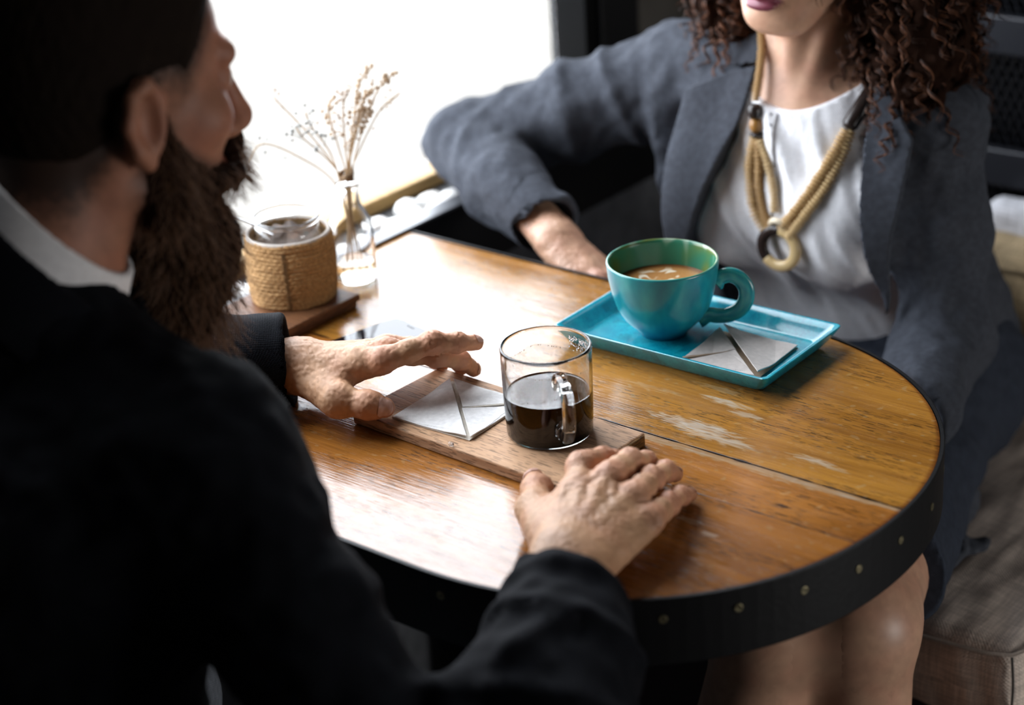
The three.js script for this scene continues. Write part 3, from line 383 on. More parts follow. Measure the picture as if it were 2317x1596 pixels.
{ // woven sleeve (basket), jar, sugar, spoon
  const b = thing('woven_basket', 'round woven raffia basket holding a glass jar of sugar', 'basket', BK);
  const turns = [], H = 0.071, nC = 17, ra = (y) => 0.0425 + 0.0045 * Math.sin(clamp(y / H) * 2.2 + 0.35);
  const raf = std({ map: at(texture(256, 256, (u, v, x, y) => { const k = 0.5 + 0.5 * n3(x * 0.5, y * 0.06, 3) + 0.2 * n3(x * 0.1, y * 0.1, 7); return [lerp(0.58, 0.84, k), lerp(0.43, 0.67, k), lerp(0.26, 0.45, k)]; }), 9), roughness: 0.85, bumpMap: at(weaveB, 10), bumpScale: 0.0008 });
  for (let i = 0; i < nC; i++) { const y = 0.0025 + i * (H - 0.004) / (nC - 1), g = new THREE.TorusGeometry(ra(y) - 0.002, 0.0029, 8, 120), p = g.attributes.position; g.rotateX(Math.PI / 2); for (let k = 0; k < p.count; k++) { const x = p.getX(k), z = p.getZ(k), a = Math.atan2(z, x), w = 1 + 0.01 * n3(Math.cos(a) * 2, Math.sin(a) * 2, i * 0.5) + 0.013 * Math.sin(a * 40 + i * Math.PI); p.setXYZ(k, x * w, p.getY(k) + y + 0.0012 * n3(Math.cos(a) * 1.5, Math.sin(a) * 1.5, i * 0.35), z * w); } g.computeVertexNormals(); const q = boxUV(g); part('coil', q, raf, b); }
  part('basket_wall', lathe([[0.001, 0.001], [ra(0.001) - 0.003, 0.001], [ra(0.02) - 0.0026, 0.02], [ra(0.05) - 0.0026, 0.05], [ra(H) - 0.0026, H - 0.002], [ra(H) - 0.0046, H - 0.002], [ra(0.04) - 0.0046, 0.04], [ra(0.004) - 0.005, 0.004], [0.001, 0.004]], 60), raf, b);
  const wrap = []; for (const a0 of [0.84, 0.87, 0.9]) wrap.push(tube([...Array(8)].map((_, k) => { const y = 0.002 + k / 7 * (H - 0.006), a = a0 + 0.012 * k * (a0 > 1 ? -1.6 : 0.4), r = ra(y) + 0.0008; return [r * Math.cos(a), y, r * Math.sin(a)]; }), 0.0006, 24, 5));
  for (const w of wrap) part('binding_strand', w, raf, b);
  part('rim', (() => { const g = new THREE.TorusGeometry(ra(H) - 0.0022, 0.0024, 10, 90); g.rotateX(Math.PI / 2); g.translate(0, H, 0); return boxUV(g); })(), std({ color: lin(0.62, 0.56, 0.5), roughness: 0.8, bumpMap: at(weaveB, 12), bumpScale: 0.001 }), b, 'pale bound rim');
  const j = thing('sugar_jar', 'round clear glass jar with brown sugar set inside the woven basket', 'jar', [BK[0] + 0.0, BK[1] + 0.0045, BK[2]]);
  part('glass_body', lathe([[0.0005, 0], [0.035, 0], [0.0385, 0.003], [0.0388, 0.055], [0.036, 0.065], [0.0335, 0.069], [0.0333, 0.079], [0.0345, 0.0795], [0.0348, 0.083], [0.0338, 0.0845], [0.0322, 0.084], [0.0315, 0.079], [0.0315, 0.069], [0.034, 0.063], [0.0365, 0.055], [0.0365, 0.004], [0.0005, 0.003]], 72), M.glass, j);
  part('sugar', (() => { const g = lathe([[0.0005, 0.0032], [0.0363, 0.0042], [0.0364, 0.054], [0.0345, 0.0605], [0.025, 0.064], [0.012, 0.067], [0.0005, 0.0675]], 60), p = g.attributes.position; for (let i = 0; i < p.count; i++) if (p.getY(i) > 0.056) p.setY(i, p.getY(i) + 0.006 * n3(p.getX(i) * 40, 1, p.getZ(i) * 40) + 0.0015 * n3(p.getX(i) * 300, 2, p.getZ(i) * 300)); g.computeVertexNormals(); return boxUV(g); })(), std({ map: at(texture(256, 256, (u, v, x, y) => { const k = 0.6 + 0.4 * n3(x * 0.8, y * 0.8, 4); return [0.42 * k, 0.3 * k, 0.2 * k]; }), 12), roughness: 0.75 }), j, 'brown sugar', 'stuff');
  const s = thing('spoon', 'steel spoon standing in the sugar jar, handle toward the beard', 'spoon', [BK[0] - 0.006, BK[1] + 0.066, BK[2] + 0.012]);
  const sm = std({ color: lin(0.6, 0.6, 0.62), roughness: 0.15, metalness: 1 });
  part('handle', sweep([[0.004, -0.004, -0.008], [-0.003, 0.012, 0.012], [-0.013, 0.024, 0.024], [-0.027, 0.03, 0.034], [-0.045, 0.042, 0.042], [-0.05, 0.058, 0.046]], ring(12, 0.0042, 0.0012, 2.5), (t) => [0.75 + 0.6 * sstep(0.3, 1, t), 1], 40, [0.6, 0.2, -0.7]), sm, s);
  part('bowl', skin(SUB(0.001, ell([0.006, -0.006, -0.012], [0.009, 0.004, 0.012]), ell([0.006, -0.003, -0.012], [0.0078, 0.004, 0.0105])), [-0.006, -0.013, -0.027], [0.018, 0.001, 0.003], 0.0012), sm, s);
}
const VS = [-0.4535, 0.7502, -0.144];
{ // bud vase with water and dried flowers
  const v = thing('bud_vase', 'small clear glass bottle vase with water beside the basket', 'vase', VS);
  part('glass_body', lathe([[0.0005, 0.0015], [0.018, 0.0012], [0.0215, 0], [0.0235, 0.003], [0.0238, 0.055], [0.0225, 0.066], [0.017, 0.077], [0.0125, 0.086], [0.0115, 0.102], [0.0125, 0.106], [0.0132, 0.108], [0.0122, 0.1095], [0.0108, 0.108], [0.0098, 0.102], [0.0106, 0.086], [0.0152, 0.076], [0.0206, 0.065], [0.0219, 0.055], [0.0217, 0.009], [0.018, 0.0065], [0.0005, 0.006]], 64), M.glass, v);
  part('water', lathe([[0.0005, 0.0062], [0.018, 0.0064], [0.0218, 0.0092], [0.0219, 0.021], [0.0212, 0.0204], [0.0005, 0.0202]], 48), phys({ color: 0xffffff, transmission: 1, thickness: 0.01, roughness: 0, ior: 1.33, attenuationColor: lin(0.95, 0.93, 0.75), attenuationDistance: 0.05 }), v, 'clear water');
  const tie = std({ color: lin(0.2, 0.12, 0.06), roughness: 0.9 }); const kn = [];
  const r = rng(21), stemM = phys({ color: lin(0.5, 0.34, 0.17), roughness: 1, transmission: 0.3, thickness: 0 }), podM = [[0.68, 0.57, 0.45], [0.6, 0.47, 0.33], [0.72, 0.66, 0.6], [0.46, 0.46, 0.44]].map((c) => phys({ color: lin(...c), roughness: 1, transmission: 0.45, thickness: 0 }));
  const tops = [[0.012, 0.218, -0.024], [0.03, 0.212, -0.035], [0.004, 0.2, -0.004], [-0.016, 0.182, 0.03], [-0.004, 0.192, 0.012], [0.018, 0.198, -0.018], [-0.035, 0.2, 0.046], [-0.012, 0.172, 0.046], [0.034, 0.19, -0.03], [0.02, 0.182, -0.01], [0.008, 0.172, -0.016], [-0.05, 0.165, 0.07]];
  const lab = ['dried flower sprig with a feathery curled tip, tallest in the vase', 'dried sprig bending right at the top of the bouquet', 'dried sprig with dense tan blossoms in the middle of the bouquet', 'loose dried sprig with round pods leaning left toward the beard', 'dried sprig with small brown buds left of the bouquet centre', 'dried sprig with greyish blossoms right of the bouquet centre', 'thin dried sprig with scattered specks high at the left', 'short dried sprig with dark pods on the left side', 'dried sprig with tiny green specks at the far right', 'short dried sprig with a broad tan head on the right', 'lowest dried sprig with a thick tan blossom head', 'wispy dried sprig drooping far left near the man\'s nose'];
  tops.forEach(([x, y, z], i) => {
    const s = thing('dried_flower_sprig', lab[i], 'dried flower', VS, 'dried flowers in the bud vase'), a = r() * 6.28, bx = 0.01 * Math.cos(a), bz = 0.01 * Math.sin(a), droop = i === 11 ? -0.03 : 0;
    const pts = [[bx, 0.012, bz], [bx * 0.3, 0.06, bz * 0.3], [x * 0.12 + bx * 0.3, 0.112, z * 0.12 + bz * 0.3], [x * 0.45, lerp(0.112, y, 0.5), z * 0.45], [x, y, z], [x * 1.25 + 0.004, y + 0.012 + droop, z * 1.25 - 0.004]];
    part('stem', tube(pts, 0.00075, 40, 5), stemM, s); const c = curve(pts);
    const heads = [], n = [24, 24, 34, 16, 20, 30, 9, 12, 9, 28, 34, 7][i]; for (let k = 0; k < n; k++) { const t = 0.62 + 0.38 * r(), q = c.getPoint(t), w = [6, 7, 11, 17, 13, 10, 17, 15, 12, 11, 9, 20][i] / 1000; const p2 = V(q.x + (r() - 0.5) * w * 1.6, q.y + (r() - 0.3) * w, q.z + (r() - 0.5) * w * 1.6); heads.push(new THREE.IcosahedronGeometry(0.001 + 0.0016 * r() * (i === 6 || i === 11 || i === 8 ? 0.55 : 1), 1).scale(1, 0.7 + r() * 0.6, 1).translate(p2.x, p2.y, p2.z)); heads.push(tube([[q.x, q.y - 0.004, q.z], [(q.x + p2.x) / 2, (q.y + p2.y) / 2, (q.z + p2.z) / 2], [p2.x, p2.y, p2.z]], 0.00028, 4, 3)); }
    part('blossoms', merge(heads), podM[i % 4], s, undefined, 'stuff');
  });
  const tw = thing('twine_tie', 'brown twine tied round the dried stems at the vase neck', 'twine', [VS[0], VS[1] + 0.117, VS[2]]);
  for (let k = 0; k < 4; k++) { const g = new THREE.TorusGeometry(0.0068 + 0.0004 * k, 0.0013, 6, 30); g.rotateX(Math.PI / 2 + 0.2 * (k - 1.5)); g.translate(0, k * 0.0022 - 0.004, 0); part('turn', g, tie, tw); }
  part('knot', new THREE.IcosahedronGeometry(0.004, 2).scale(1.1, 0.9, 0.9).translate(0.006, 0.001, 0.006), tie, tw);
}
{ // ribbed tumbler at the left
  const t = thing('ribbed_tumbler', 'small ribbed glass of cream with a dark rim behind the man\'s sleeve', 'glass', [-0.474, 0.7502, 0.062]);
  const pr = [[0.0005, 0.002], [0.017, 0], [0.0195, 0.003], [0.0225, 0.044], [0.0232, 0.048], [0.0222, 0.0485], [0.0212, 0.044], [0.0182, 0.006], [0.0005, 0.005]], g = lathe(pr, 72), p = g.attributes.position;
  for (let i = 0; i < p.count; i++) { const x = p.getX(i), z = p.getZ(i), a = Math.atan2(z, x), k = p.getY(i) < 0.04 ? 1 + 0.025 * Math.cos(a * 18) : 1; p.setX(i, x * k); p.setZ(i, z * k); } g.computeVertexNormals();
  part('glass_body', g, M.glass, t);
  part('cream', lathe([[0.0005, 0.0052], [0.0178, 0.0065], [0.0204, 0.038], [0.0005, 0.0385]], 48), std({ color: lin(0.8, 0.76, 0.68), roughness: 0.5 }), t, 'white cream');
  part('dark_rim', (() => { const q = new THREE.TorusGeometry(0.0228, 0.0011, 8, 60); q.rotateX(Math.PI / 2); q.translate(0, 0.0486, 0); return q; })(), std({ color: lin(0.03, 0.02, 0.015), roughness: 0.4 }), t, 'dark rim');
}

// ---------------------------------------------------------------- people: shared pieces
const D3 = (a, b) => Math.hypot(a[0] - b[0], a[1] - b[1], a[2] - b[2]);
const mix3 = (a, b, t) => [lerp(a[0], b[0], t), lerp(a[1], b[1], t), lerp(a[2], b[2], t)];
const add3 = (a, b, s = 1) => [a[0] + b[0] * s, a[1] + b[1] * s, a[2] + b[2] * s];
const norm3 = (a) => { const l = Math.hypot(...a) || 1; return a.map((v) => v / l); };
const cross3 = (a, b) => [a[1] * b[2] - a[2] * b[1], a[2] * b[0] - a[0] * b[2], a[0] * b[1] - a[1] * b[0]];
const mergeColored = (list) => BGU.mergeGeometries(list.map((g) => { const q = g.clone(); for (const k of Object.keys(q.attributes)) if (!['position', 'normal', 'color'].includes(k)) q.deleteAttribute(k); return q; }));
function handField(J, o = {}) {                                 // J: wrist, arm (a point up the forearm), i/m/r/p = [knuckle, joint, joint, tip], t = [base, knuckle, joint, tip]
  const s = o.scale ?? 1, W = J.wrist, fs = [], up = o.up ?? [0, 1, 0];
  const fr = { i: [0.0112, 0.0098, 0.0084, 0.0070], m: [0.0115, 0.0100, 0.0086, 0.0071], r: [0.0110, 0.0094, 0.0080, 0.0067], p: [0.0098, 0.0083, 0.0070, 0.0058] };
  const palm = [], across = norm3(add3(J.p[0], J.i[0], -1));
  const wI = add3(W, across, -0.013 * s), wP = add3(W, across, 0.013 * s);
  [['i', wI], ['m', add3(W, across, -0.004)], ['r', add3(W, across, 0.005)], ['p', wP]].forEach(([f, w]) => palm.push(cap(add3(w, up, -0.002), add3(mix3(w, J[f][0], 0.93), up, -0.004), 0.0165 * s, (f === 'p' ? 0.0105 : 0.0118) * s)));
  palm.push(cap(W, J.arm, 0.0215 * s, 0.026 * s), cap(wI, J.arm, 0.02 * s, 0.024 * s), cap(wP, J.arm, 0.018 * s, 0.022 * s));
  let f = U(0.014, ...palm);
  const th = U(0.008, ...chain(J.t, [0.0165 * s, 0.0142 * s, 0.0112 * s, 0.0094 * s]), ell(add3(J.t[2], up, 0.002), [0.0118, 0.0108, 0.0118]));
  const web = cap(mix3(J.t[1], J.t[0], 0.45), mix3(J.i[0], W, 0.25), 0.0085 * s, 0.0095 * s), then = cap(mix3(W, J.t[0], 0.35), J.t[1], 0.0175 * s, 0.0135 * s);
  f = U(0.016, f, U(0.01, th, web, then));
  const ridges = [];
  for (const k of 'imrp') {
    const c = J[k], r = fr[k].map((v) => v * s), L = [D3(c[0], c[1]), D3(c[1], c[2])];
    const fi = U(0.005, ...chain(c, r), ell(c[1], [r[1] * 1.08, r[1] * 1.08, r[1] * 1.08]), ell(c[2], [r[2] * 1.06, r[2] * 1.06, r[2] * 1.06]), ell(mix3(c[0], c[1], 0.5), [r[0] * 0.98, r[0] * 0.93, r[0] * 0.98]));
    fs.push(near(fi, mix3(c[1], c[2], 0.3), 0.03 + Math.max(D3(c[0], c[1]), D3(c[1], c[3])))); ridges.push(cap(add3(mix3(W, c[0], 0.4), up, 0.0098 * s + (o.tendon ?? 0)), add3(c[0], up, 0.0066 * s + (o.tendon ?? 0)), 0.002, 0.003)); ridges.push(ell(add3(c[0], up, 0.0012 * s), [0.0112 * s, 0.0092 * s, 0.0112 * s]));
  }
  const d = (x, y, z) => { const p = f(x, y, z); let v = p; for (const g of fs) { const q = smin(p, g(x, y, z), 0.0055); if (q < v) v = q; } return v; };   // fingers join the palm, not one another
  const rd = U(0.004, ...ridges), vein = o.veins ? U(0.002, ...o.veins.map((v) => U(0.003, ...v.slice(1).map((p, i) => cap(add3(v[i], up, -0.0019), add3(p, up, -0.002), 0.0011, 0.0011))))) : null;
  const d2 = (x, y, z) => { const v = d(x, y, z); return Math.abs(v) > 0.012 ? v : smin(v, rd(x, y, z), 0.009); }, d3 = vein ? (x, y, z) => { const v = d2(x, y, z); return Math.abs(v) > 0.012 ? v : smin(v, vein(x, y, z), 0.006); } : d2;
  const creases = []; for (const k of 'imrp') for (const q of [1, 2]) creases.push([J[k][q], norm3(add3(J[k][q], J[k][q - 1], -1)), fr[k][q]]); 
  return { field: (x, y, z) => { let v = d3(x, y, z); if (Math.abs(v) < 0.006) { v += 0.00035 * n3(x * 170, y * 170, z * 170) + 0.0004 * n3(x * 60, y * 60, z * 60); for (const [c, t, r] of creases) { const dx = x - c[0], dy = y - c[1], dz = z - c[2], al = dx * t[0] + dy * t[1] + dz * t[2]; if (dx * dx + dy * dy + dz * dz < 0.0004) v += 0.00032 * Math.exp(-((al / 0.0045) ** 2)) * Math.cos(al * 2400 + 30 * n3(x * 80, y * 80, z * 80) * 0.1) * (dy > 0 ? 1 : 0.3); } } return v; }, knuckles: ['i', 'm', 'r', 'p'].flatMap((k) => [J[k][0], J[k][1], J[k][2], J[k][3]]).concat([J.t[2], J.t[3]]), fr };
}
const boundsOf = (pts, m) => [[0, 1, 2].map((i) => Math.min(...pts.map((p) => p[i])) - m), [0, 1, 2].map((i) => Math.max(...pts.map((p) => p[i])) + m)];
function skinTone(base, red, seed) { return (x, y, z) => { const k = 1 + 0.1 * n3(x * 55, y * 55, z * 55) + 0.08 * n3(x * 190, y * 190, z * 190) + 0.07 * n3(x * 18, y * 18, z * 18 + seed), q = clamp(0.25 + 0.5 * n3(x * 28, y * 28, z * 28 + seed)); return [0, 1, 2].map((i) => lerp(base[i], red[i], q * 0.5) * k); }; }
function handMesh(J, o, tone, red) {
  const h = handField(J, o), pts = [J.wrist, J.arm, ...'imrpt'.split('').flatMap((k) => J[k])], [lo, hi] = boundsOf(pts, 0.027);
  return [skin(h.field, lo, hi, o.cell ?? 0.0022, (x, y, z) => { const c = tone(x, y, z); let k = 0; for (const q of h.knuckles) { const d = Math.hypot(x - q[0], y - q[1], z - q[2]); k = Math.max(k, sstep(0.021, 0.009, d)); } return [0, 1, 2].map((i) => lerp(c[i], red[i], 0.5 * k)); }), h.field];
}
function nail(f, D, T, up, r, w, len, mat, parent) {               // curved plate on the upper side of a fingertip
  const a = norm3(add3(T, D, -1)), s = norm3(cross3(a, up)), u = cross3(s, a), n = 10, m = 10, pos = [], idx = [], base = add3(T, a, r * 0.75 - len);
  for (const lift of [0.0006, -0.001]) for (let j = 0; j <= m; j++) for (let i = 0; i <= n; i++) { const t = (i / n * 2 - 1), v = j / m, e = w * (v > 0.75 ? Math.sqrt(Math.max(0, 1 - ((v - 0.75) / 0.27) ** 2)) : v < 0.2 ? 0.75 + 0.25 * Math.sqrt(v / 0.2) : 1), ang = t * e, dir = [0, 1, 2].map((k) => u[k] * Math.cos(ang) + s[k] * Math.sin(ang)), o = add3(base, a, len * v); let R = r * 0.5; while (R < r * 1.9 && f(...add3(o, dir, R)) < 0) R += 0.00025; R += lift - 0.0004 * v; pos.push(...add3(o, dir, R)); }
  const N = (n + 1) * (m + 1); for (let j = 0; j < m; j++) for (let i = 0; i < n; i++) { const q = j * (n + 1) + i; idx.push(q, q + 1, q + n + 1, q + 1, q + n + 2, q + n + 1, N + q, N + q + n + 1, N + q + 1, N + q + 1, N + q + n + 1, N + q + n + 2); }
  for (let i = 0; i < n; i++) { const q = m * (n + 1) + i; idx.push(q, q + 1, N + q, q + 1, N + q + 1, N + q); }
  const g = new THREE.BufferGeometry(); g.setAttribute('position', new THREE.Float32BufferAttribute(pos, 3)); g.setIndex(idx); g.computeVertexNormals(); const mid = (m / 2) * (n + 1) + n / 2; if (V().fromBufferAttribute(g.attributes.normal, mid).dot(V(...u)) < 0) { for (let i = 0; i < idx.length; i += 3) [idx[i], idx[i + 1]] = [idx[i + 1], idx[i]]; g.setIndex(idx); g.computeVertexNormals(); } return part('fingernail', g, mat, parent);
}
function strands(list, r0, sides = 3) {                         // tapered hairs, each a list of points
  const pos = [], idx = [];
  for (const pts of list) { const b = pos.length / 3, n = pts.length; for (let i = 0; i < n; i++) { const q = pts[Math.min(n - 1, i + 1)], p = pts[Math.max(0, i - 1)], t = norm3(add3(q, p, -1)), s = norm3(cross3(t, Math.abs(t[1]) > 0.9 ? [1, 0, 0] : [0, 1, 0])), u = cross3(s, t), R = r0 * (1 - 0.85 * (i / (n - 1)) ** 2); for (let k = 0; k < sides; k++) { const a = k / sides * 6.283; pos.push(...[0, 1, 2].map((c) => pts[i][c] + R * (s[c] * Math.cos(a) + u[c] * Math.sin(a)))); } }
    for (let i = 0; i < n - 1; i++) for (let k = 0; k < sides; k++) { const a = b + i * sides + k, c = b + i * sides + (k + 1) % sides; idx.push(a, c, a + sides, c, c + sides, a + sides); } }
  const g = new THREE.BufferGeometry(); g.setAttribute('position', new THREE.Float32BufferAttribute(pos, 3)); g.setIndex(idx); g.computeVertexNormals(); return g;
}
const frame = (c, yaw, pitch, roll) => { const m = new THREE.Matrix4().makeRotationFromEuler(new THREE.Euler(pitch, yaw, roll, 'YXZ')); m.setPosition(...c); return m; };
const pt = (m, p) => V(...p).applyMatrix4(m).toArray();
const cloth = (c, seed, o = {}) => phys({ map: at(texture(512, 512, (u, v, x, y) => { const k = 1 + 0.22 * (((x >> 1) + (y >> 1)) & 1 ? 1 : -1) * 0.35 + 0.12 * n3(x * 0.6, y * 0.6, seed) + 0.08 * n3(x * 0.05, y * 0.05, seed); return [c[0] * k, c[1] * k, c[2] * k]; }), 4), roughness: 0.9, specularIntensity: 0.25, sheen: o.sheen ?? 0, sheenRoughness: 0.5, sheenColor: lin(...(o.sheenColor ?? [0.25, 0.28, 0.35])), bumpMap: at(weaveA, 7), bumpScale: 0.0006 });

function eyeball(dx, dy, z, c, e) {                             // white of the eye, brown iris and pupil inside the lids
  const open = e * sstep(0.0062, 0.005, Math.abs(dy + 0.001) + 12 * dx * dx), r = Math.hypot(dx, dy + 0.001), eye = r < 0.0022 ? [0.01, 0.01, 0.01] : r < 0.0052 ? [0.12, 0.06, 0.03] : [0.7, 0.68, 0.66];
  return c.map((v, i) => lerp(v, eye[i], open));
}

// ---------------------------------------------------------------- the man, seen from behind over his right shoulder
M.skinMan = phys({ vertexColors: true, roughness: 0.55, specularIntensity: 0.8 });
M.nail = phys({ color: lin(0.56, 0.33, 0.26), roughness: 0.28 });
{
  const man = thing('person', 'bearded man in a black suit jacket leaning over the table, seen from behind', 'person', [0, 0, 0]);
  const tone = skinTone([0.5, 0.28, 0.155], [0.46, 0.19, 0.105], 3), red = [0.5, 0.2, 0.125];
  const HC = [-0.196, 1.132, 0.364], HM = frame(HC, -0.18, -0.12, 0.0);
  // head in its own axes: x to his right, y up, -z forward
  const cran = U(0.03, ell([0, 0.045, 0.004], [0.076, 0.086, 0.098]), ell([0, 0.02, 0.045], [0.066, 0.07, 0.055]));
  const face = U(0.02, cran, ell([0, -0.03, -0.035], [0.06, 0.082, 0.064]), ell([0, -0.085, -0.05], [0.044, 0.03, 0.042]), cap([-0.05, -0.055, 0.0], [-0.025, -0.095, -0.06], 0.016, 0.016), cap([0.05, -0.055, 0.0], [0.025, -0.095, -0.06], 0.016, 0.016), ell([0.042, -0.012, -0.062], [0.024, 0.022, 0.024]), ell([-0.042, -0.012, -0.062], [0.024, 0.022, 0.024]));
  const eye = (s) => ell([s * 0.032, 0.016, -0.103], [0.019, 0.012, 0.016]);
  let hd = SUB(0.012, SUB(0.012, face, eye(1)), eye(-1));
  hd = U(0.012, hd, cap([-0.04, 0.034, -0.083], [-0.012, 0.032, -0.094], 0.011, 0.0115), cap([0.04, 0.034, -0.083], [0.012, 0.032, -0.094], 0.011, 0.0115));
  hd = U(0.006, hd, ell([0.032, 0.014, -0.083], [0.0135, 0.0115, 0.0125]), ell([-0.032, 0.014, -0.083], [0.0135, 0.0115, 0.0125]));
  hd = U(0.01, hd, cap([0, 0.024, -0.098], [0, -0.024, -0.122], 0.0075, 0.0105), ell([0, -0.029, -0.119], [0.0125, 0.0105, 0.0115]), ell([0.0125, -0.033, -0.106], [0.0078, 0.0075, 0.0105]), ell([-0.0125, -0.033, -0.106], [0.0078, 0.0075, 0.0105]));
  hd = U(0.007, hd, ell([0, -0.058, -0.097], [0.024, 0.006, 0.011]), ell([0, -0.068, -0.095], [0.02, 0.0065, 0.011]));
  const ear = (s) => { const P = (a) => [s * (0.0765 + 0.009 * Math.max(0, -a[0] * 20) + (a[2] ?? 0)), a[1], a[0]]; const outer = ell([s * 0.0795, 0.001, 0.012], [0.0085, 0.032, 0.019], [0.1, s * -0.35, 0]);
    const rim = U(0.004, ...chain([[s * 0.079, -0.002, -0.004], [s * 0.084, 0.018, -0.002], [s * 0.0885, 0.03, 0.011], [s * 0.092, 0.021, 0.025], [s * 0.09, 0.0, 0.027], [s * 0.085, -0.02, 0.017], [s * 0.08, -0.031, 0.006]], [0.004, 0.0042, 0.0046, 0.0048, 0.0046, 0.0052, 0.006])); return U(0.006, SUB(0.005, outer, ell([s * 0.0905, 0.0, 0.009], [0.0075, 0.019, 0.0095], [0.1, s * -0.35, 0])), rim); };
  hd = U(0.007, hd, near(ear(1), [0.084, 0, 0.012], 0.045), near(ear(-1), [-0.084, 0, 0.012], 0.045));
  const neckA = [0, -0.045, 0.035], neckB = [0, -0.19, 0.085];
  const head = U(0.02, hd, cap(neckA, neckB, 0.058, 0.066), cap([0.05, -0.03, 0.02], [0.022, -0.16, 0.02], 0.014, 0.012), cap([-0.05, -0.03, 0.02], [-0.022, -0.16, 0.02], 0.014, 0.012));
  const hairLine = (x, y, z) => y - (z < -0.03 ? lerp(0.022, 0.1, sstep(-0.02, -0.088, z)) : lerp(0.035, -0.055, sstep(-0.01, 0.06, z)));
  const ruddy = skinTone([0.37, 0.165, 0.1], [0.35, 0.12, 0.075], 4), toneHead = (x, y, z) => { const w = pt(HM, [x, y, z]), c = ruddy(...w), hl = hairLine(x, y, z) + 0.006 * n3(x * 120, y * 120, z * 120), fade = sstep(z < -0.02 ? -0.05 : -0.035, 0.01, hl) * (Math.abs(x) > 0.081 ? 0 : 1); const beardy = sstep(0.0, -0.015, y + 0.012 - 0.57 * (z + 0.02)) * sstep(0.02, -0.01, z) * (z > -0.1 || y < -0.045 ? 1 : 0) * (Math.abs(x) > 0.078 ? 0 : 1); const k = Math.max(fade * 0.95, beardy * 0.8), e = sstep(0.0125, 0.011, Math.hypot(Math.abs(x) - 0.032, y - 0.014)) * (z < -0.085 ? 1 : 0); const m = c.map((v, i) => lerp(v, [0.022, 0.013, 0.009][i], k)); const lip = Math.abs(y + 0.063) < 0.009 && z < -0.09 && Math.abs(x) < 0.022 ? 0.5 : 0; return eyeball(Math.abs(x) - 0.032, y - 0.014, z, m, e).map((v, i) => lerp(v, [0.4, 0.13, 0.11][i], lip)); };
  const headG = skin(head, [-0.105, -0.235, -0.14], [0.105, 0.145, 0.165], 0.0032, toneHead).applyMatrix4(HM);
  // joints
  const sh = { R: [-0.03, 0.908, 0.445], L: [-0.385, 0.985, 0.44] }, elb = { R: [0.18, 0.688, 0.485], L: [-0.43, 0.75, 0.32] };
  const JR = { wrist: [0.138, 0.781, 0.249], arm: [0.163, 0.755, 0.33], i: [[0.0715, 0.8, 0.144], [0.072, 0.793, 0.116], [0.0635, 0.779, 0.0905], [0.0545, 0.7685, 0.0725]], m: [[0.103, 0.801, 0.148], [0.0972, 0.797, 0.1125], [0.0885, 0.779, 0.0795], [0.0805, 0.7605, 0.0585]], r: [[0.1305, 0.794, 0.1535], [0.119, 0.788, 0.113], [0.1065, 0.774, 0.0755], [0.1005, 0.7595, 0.0535]], p: [[0.1505, 0.783, 0.16], [0.1428, 0.777, 0.1235], [0.134, 0.7675, 0.093], [0.1295, 0.758, 0.0735]], t: [[0.095, 0.777, 0.219], [0.053, 0.772, 0.183], [0.0285, 0.7675, 0.151], [0.0075, 0.7615, 0.1285]] };
  const JL = { wrist: [-0.284, 0.791, 0.11], arm: [-0.345, 0.786, 0.17], i: [[-0.1924, 0.81, 0.0915], [-0.1636, 0.8205, 0.0563], [-0.1543, 0.8135, 0.0329], [-0.1492, 0.806, 0.0125]], m: [[-0.2065, 0.808, 0.073], [-0.1685, 0.8025, 0.0465], [-0.1678, 0.786, 0.0161], [-0.171, 0.766, -0.006]], r: [[-0.2215, 0.801, 0.055], [-0.191, 0.796, 0.029], [-0.188, 0.78, 0.005], [-0.191, 0.76, -0.011]], p: [[-0.237, 0.791, 0.04], [-0.215, 0.784, 0.02], [-0.211, 0.771, 0.004], [-0.212, 0.759, -0.008]], t: [[-0.253, 0.786, 0.124], [-0.212, 0.7825, 0.1355], [-0.1845, 0.7795, 0.125], [-0.1735, 0.7765, 0.1155]] };
  const veins = [[[0.118, 0.7972, 0.217], [0.107, 0.8035, 0.195], [0.098, 0.8058, 0.178], [0.0985, 0.8085, 0.158]], [[0.1265, 0.8, 0.19], [0.113, 0.806, 0.181], [0.106, 0.8065, 0.176], [0.098, 0.8058, 0.178]], [[0.133, 0.7985, 0.18], [0.122, 0.8045, 0.172], [0.117, 0.806, 0.162]], [[0.0985, 0.797, 0.214], [0.0885, 0.802, 0.192], [0.083, 0.8045, 0.172]]];
  const [handR, fieldR] = handMesh(JR, { veins, tendon: -0.0016, cell: 0.0022 }, tone, red), [handL, fieldL] = handMesh(JL, { cell: 0.0023, up: norm3([0.1, 1, 0.25]) }, tone, red);
  // the rest of the body, under the clothes
  const NB = pt(HM, neckB), core = U(0.06, ell([-0.19, 0.83, 0.5], [0.14, 0.13, 0.08]), ell([-0.19, 0.66, 0.57], [0.14, 0.17, 0.095]), cap([-0.26, 0.54, 0.62], [-0.12, 0.54, 0.62], 0.095, 0.095), cap(NB, [-0.19, 0.9, 0.49], 0.058, 0.08), cap(add3(NB, [0, -0.03, 0]), sh.R, 0.042, 0.04), cap(add3(NB, [0, -0.03, 0]), sh.L, 0.042, 0.04));
  const armsF = U(0.02, ...chain([sh.R, elb.R, JR.arm], [0.046, 0.038, 0.025]), ...chain([sh.L, elb.L, JL.arm], [0.046, 0.038, 0.025]));
  const hips = { R: [-0.11, 0.52, 0.6], L: [-0.27, 0.52, 0.6] }, knee = { R: [-0.03, 0.5, 0.31], L: [-0.35, 0.5, 0.31] }, foot = { R: [-0.02, 0.09, 0.36], L: [-0.35, 0.09, 0.36] };
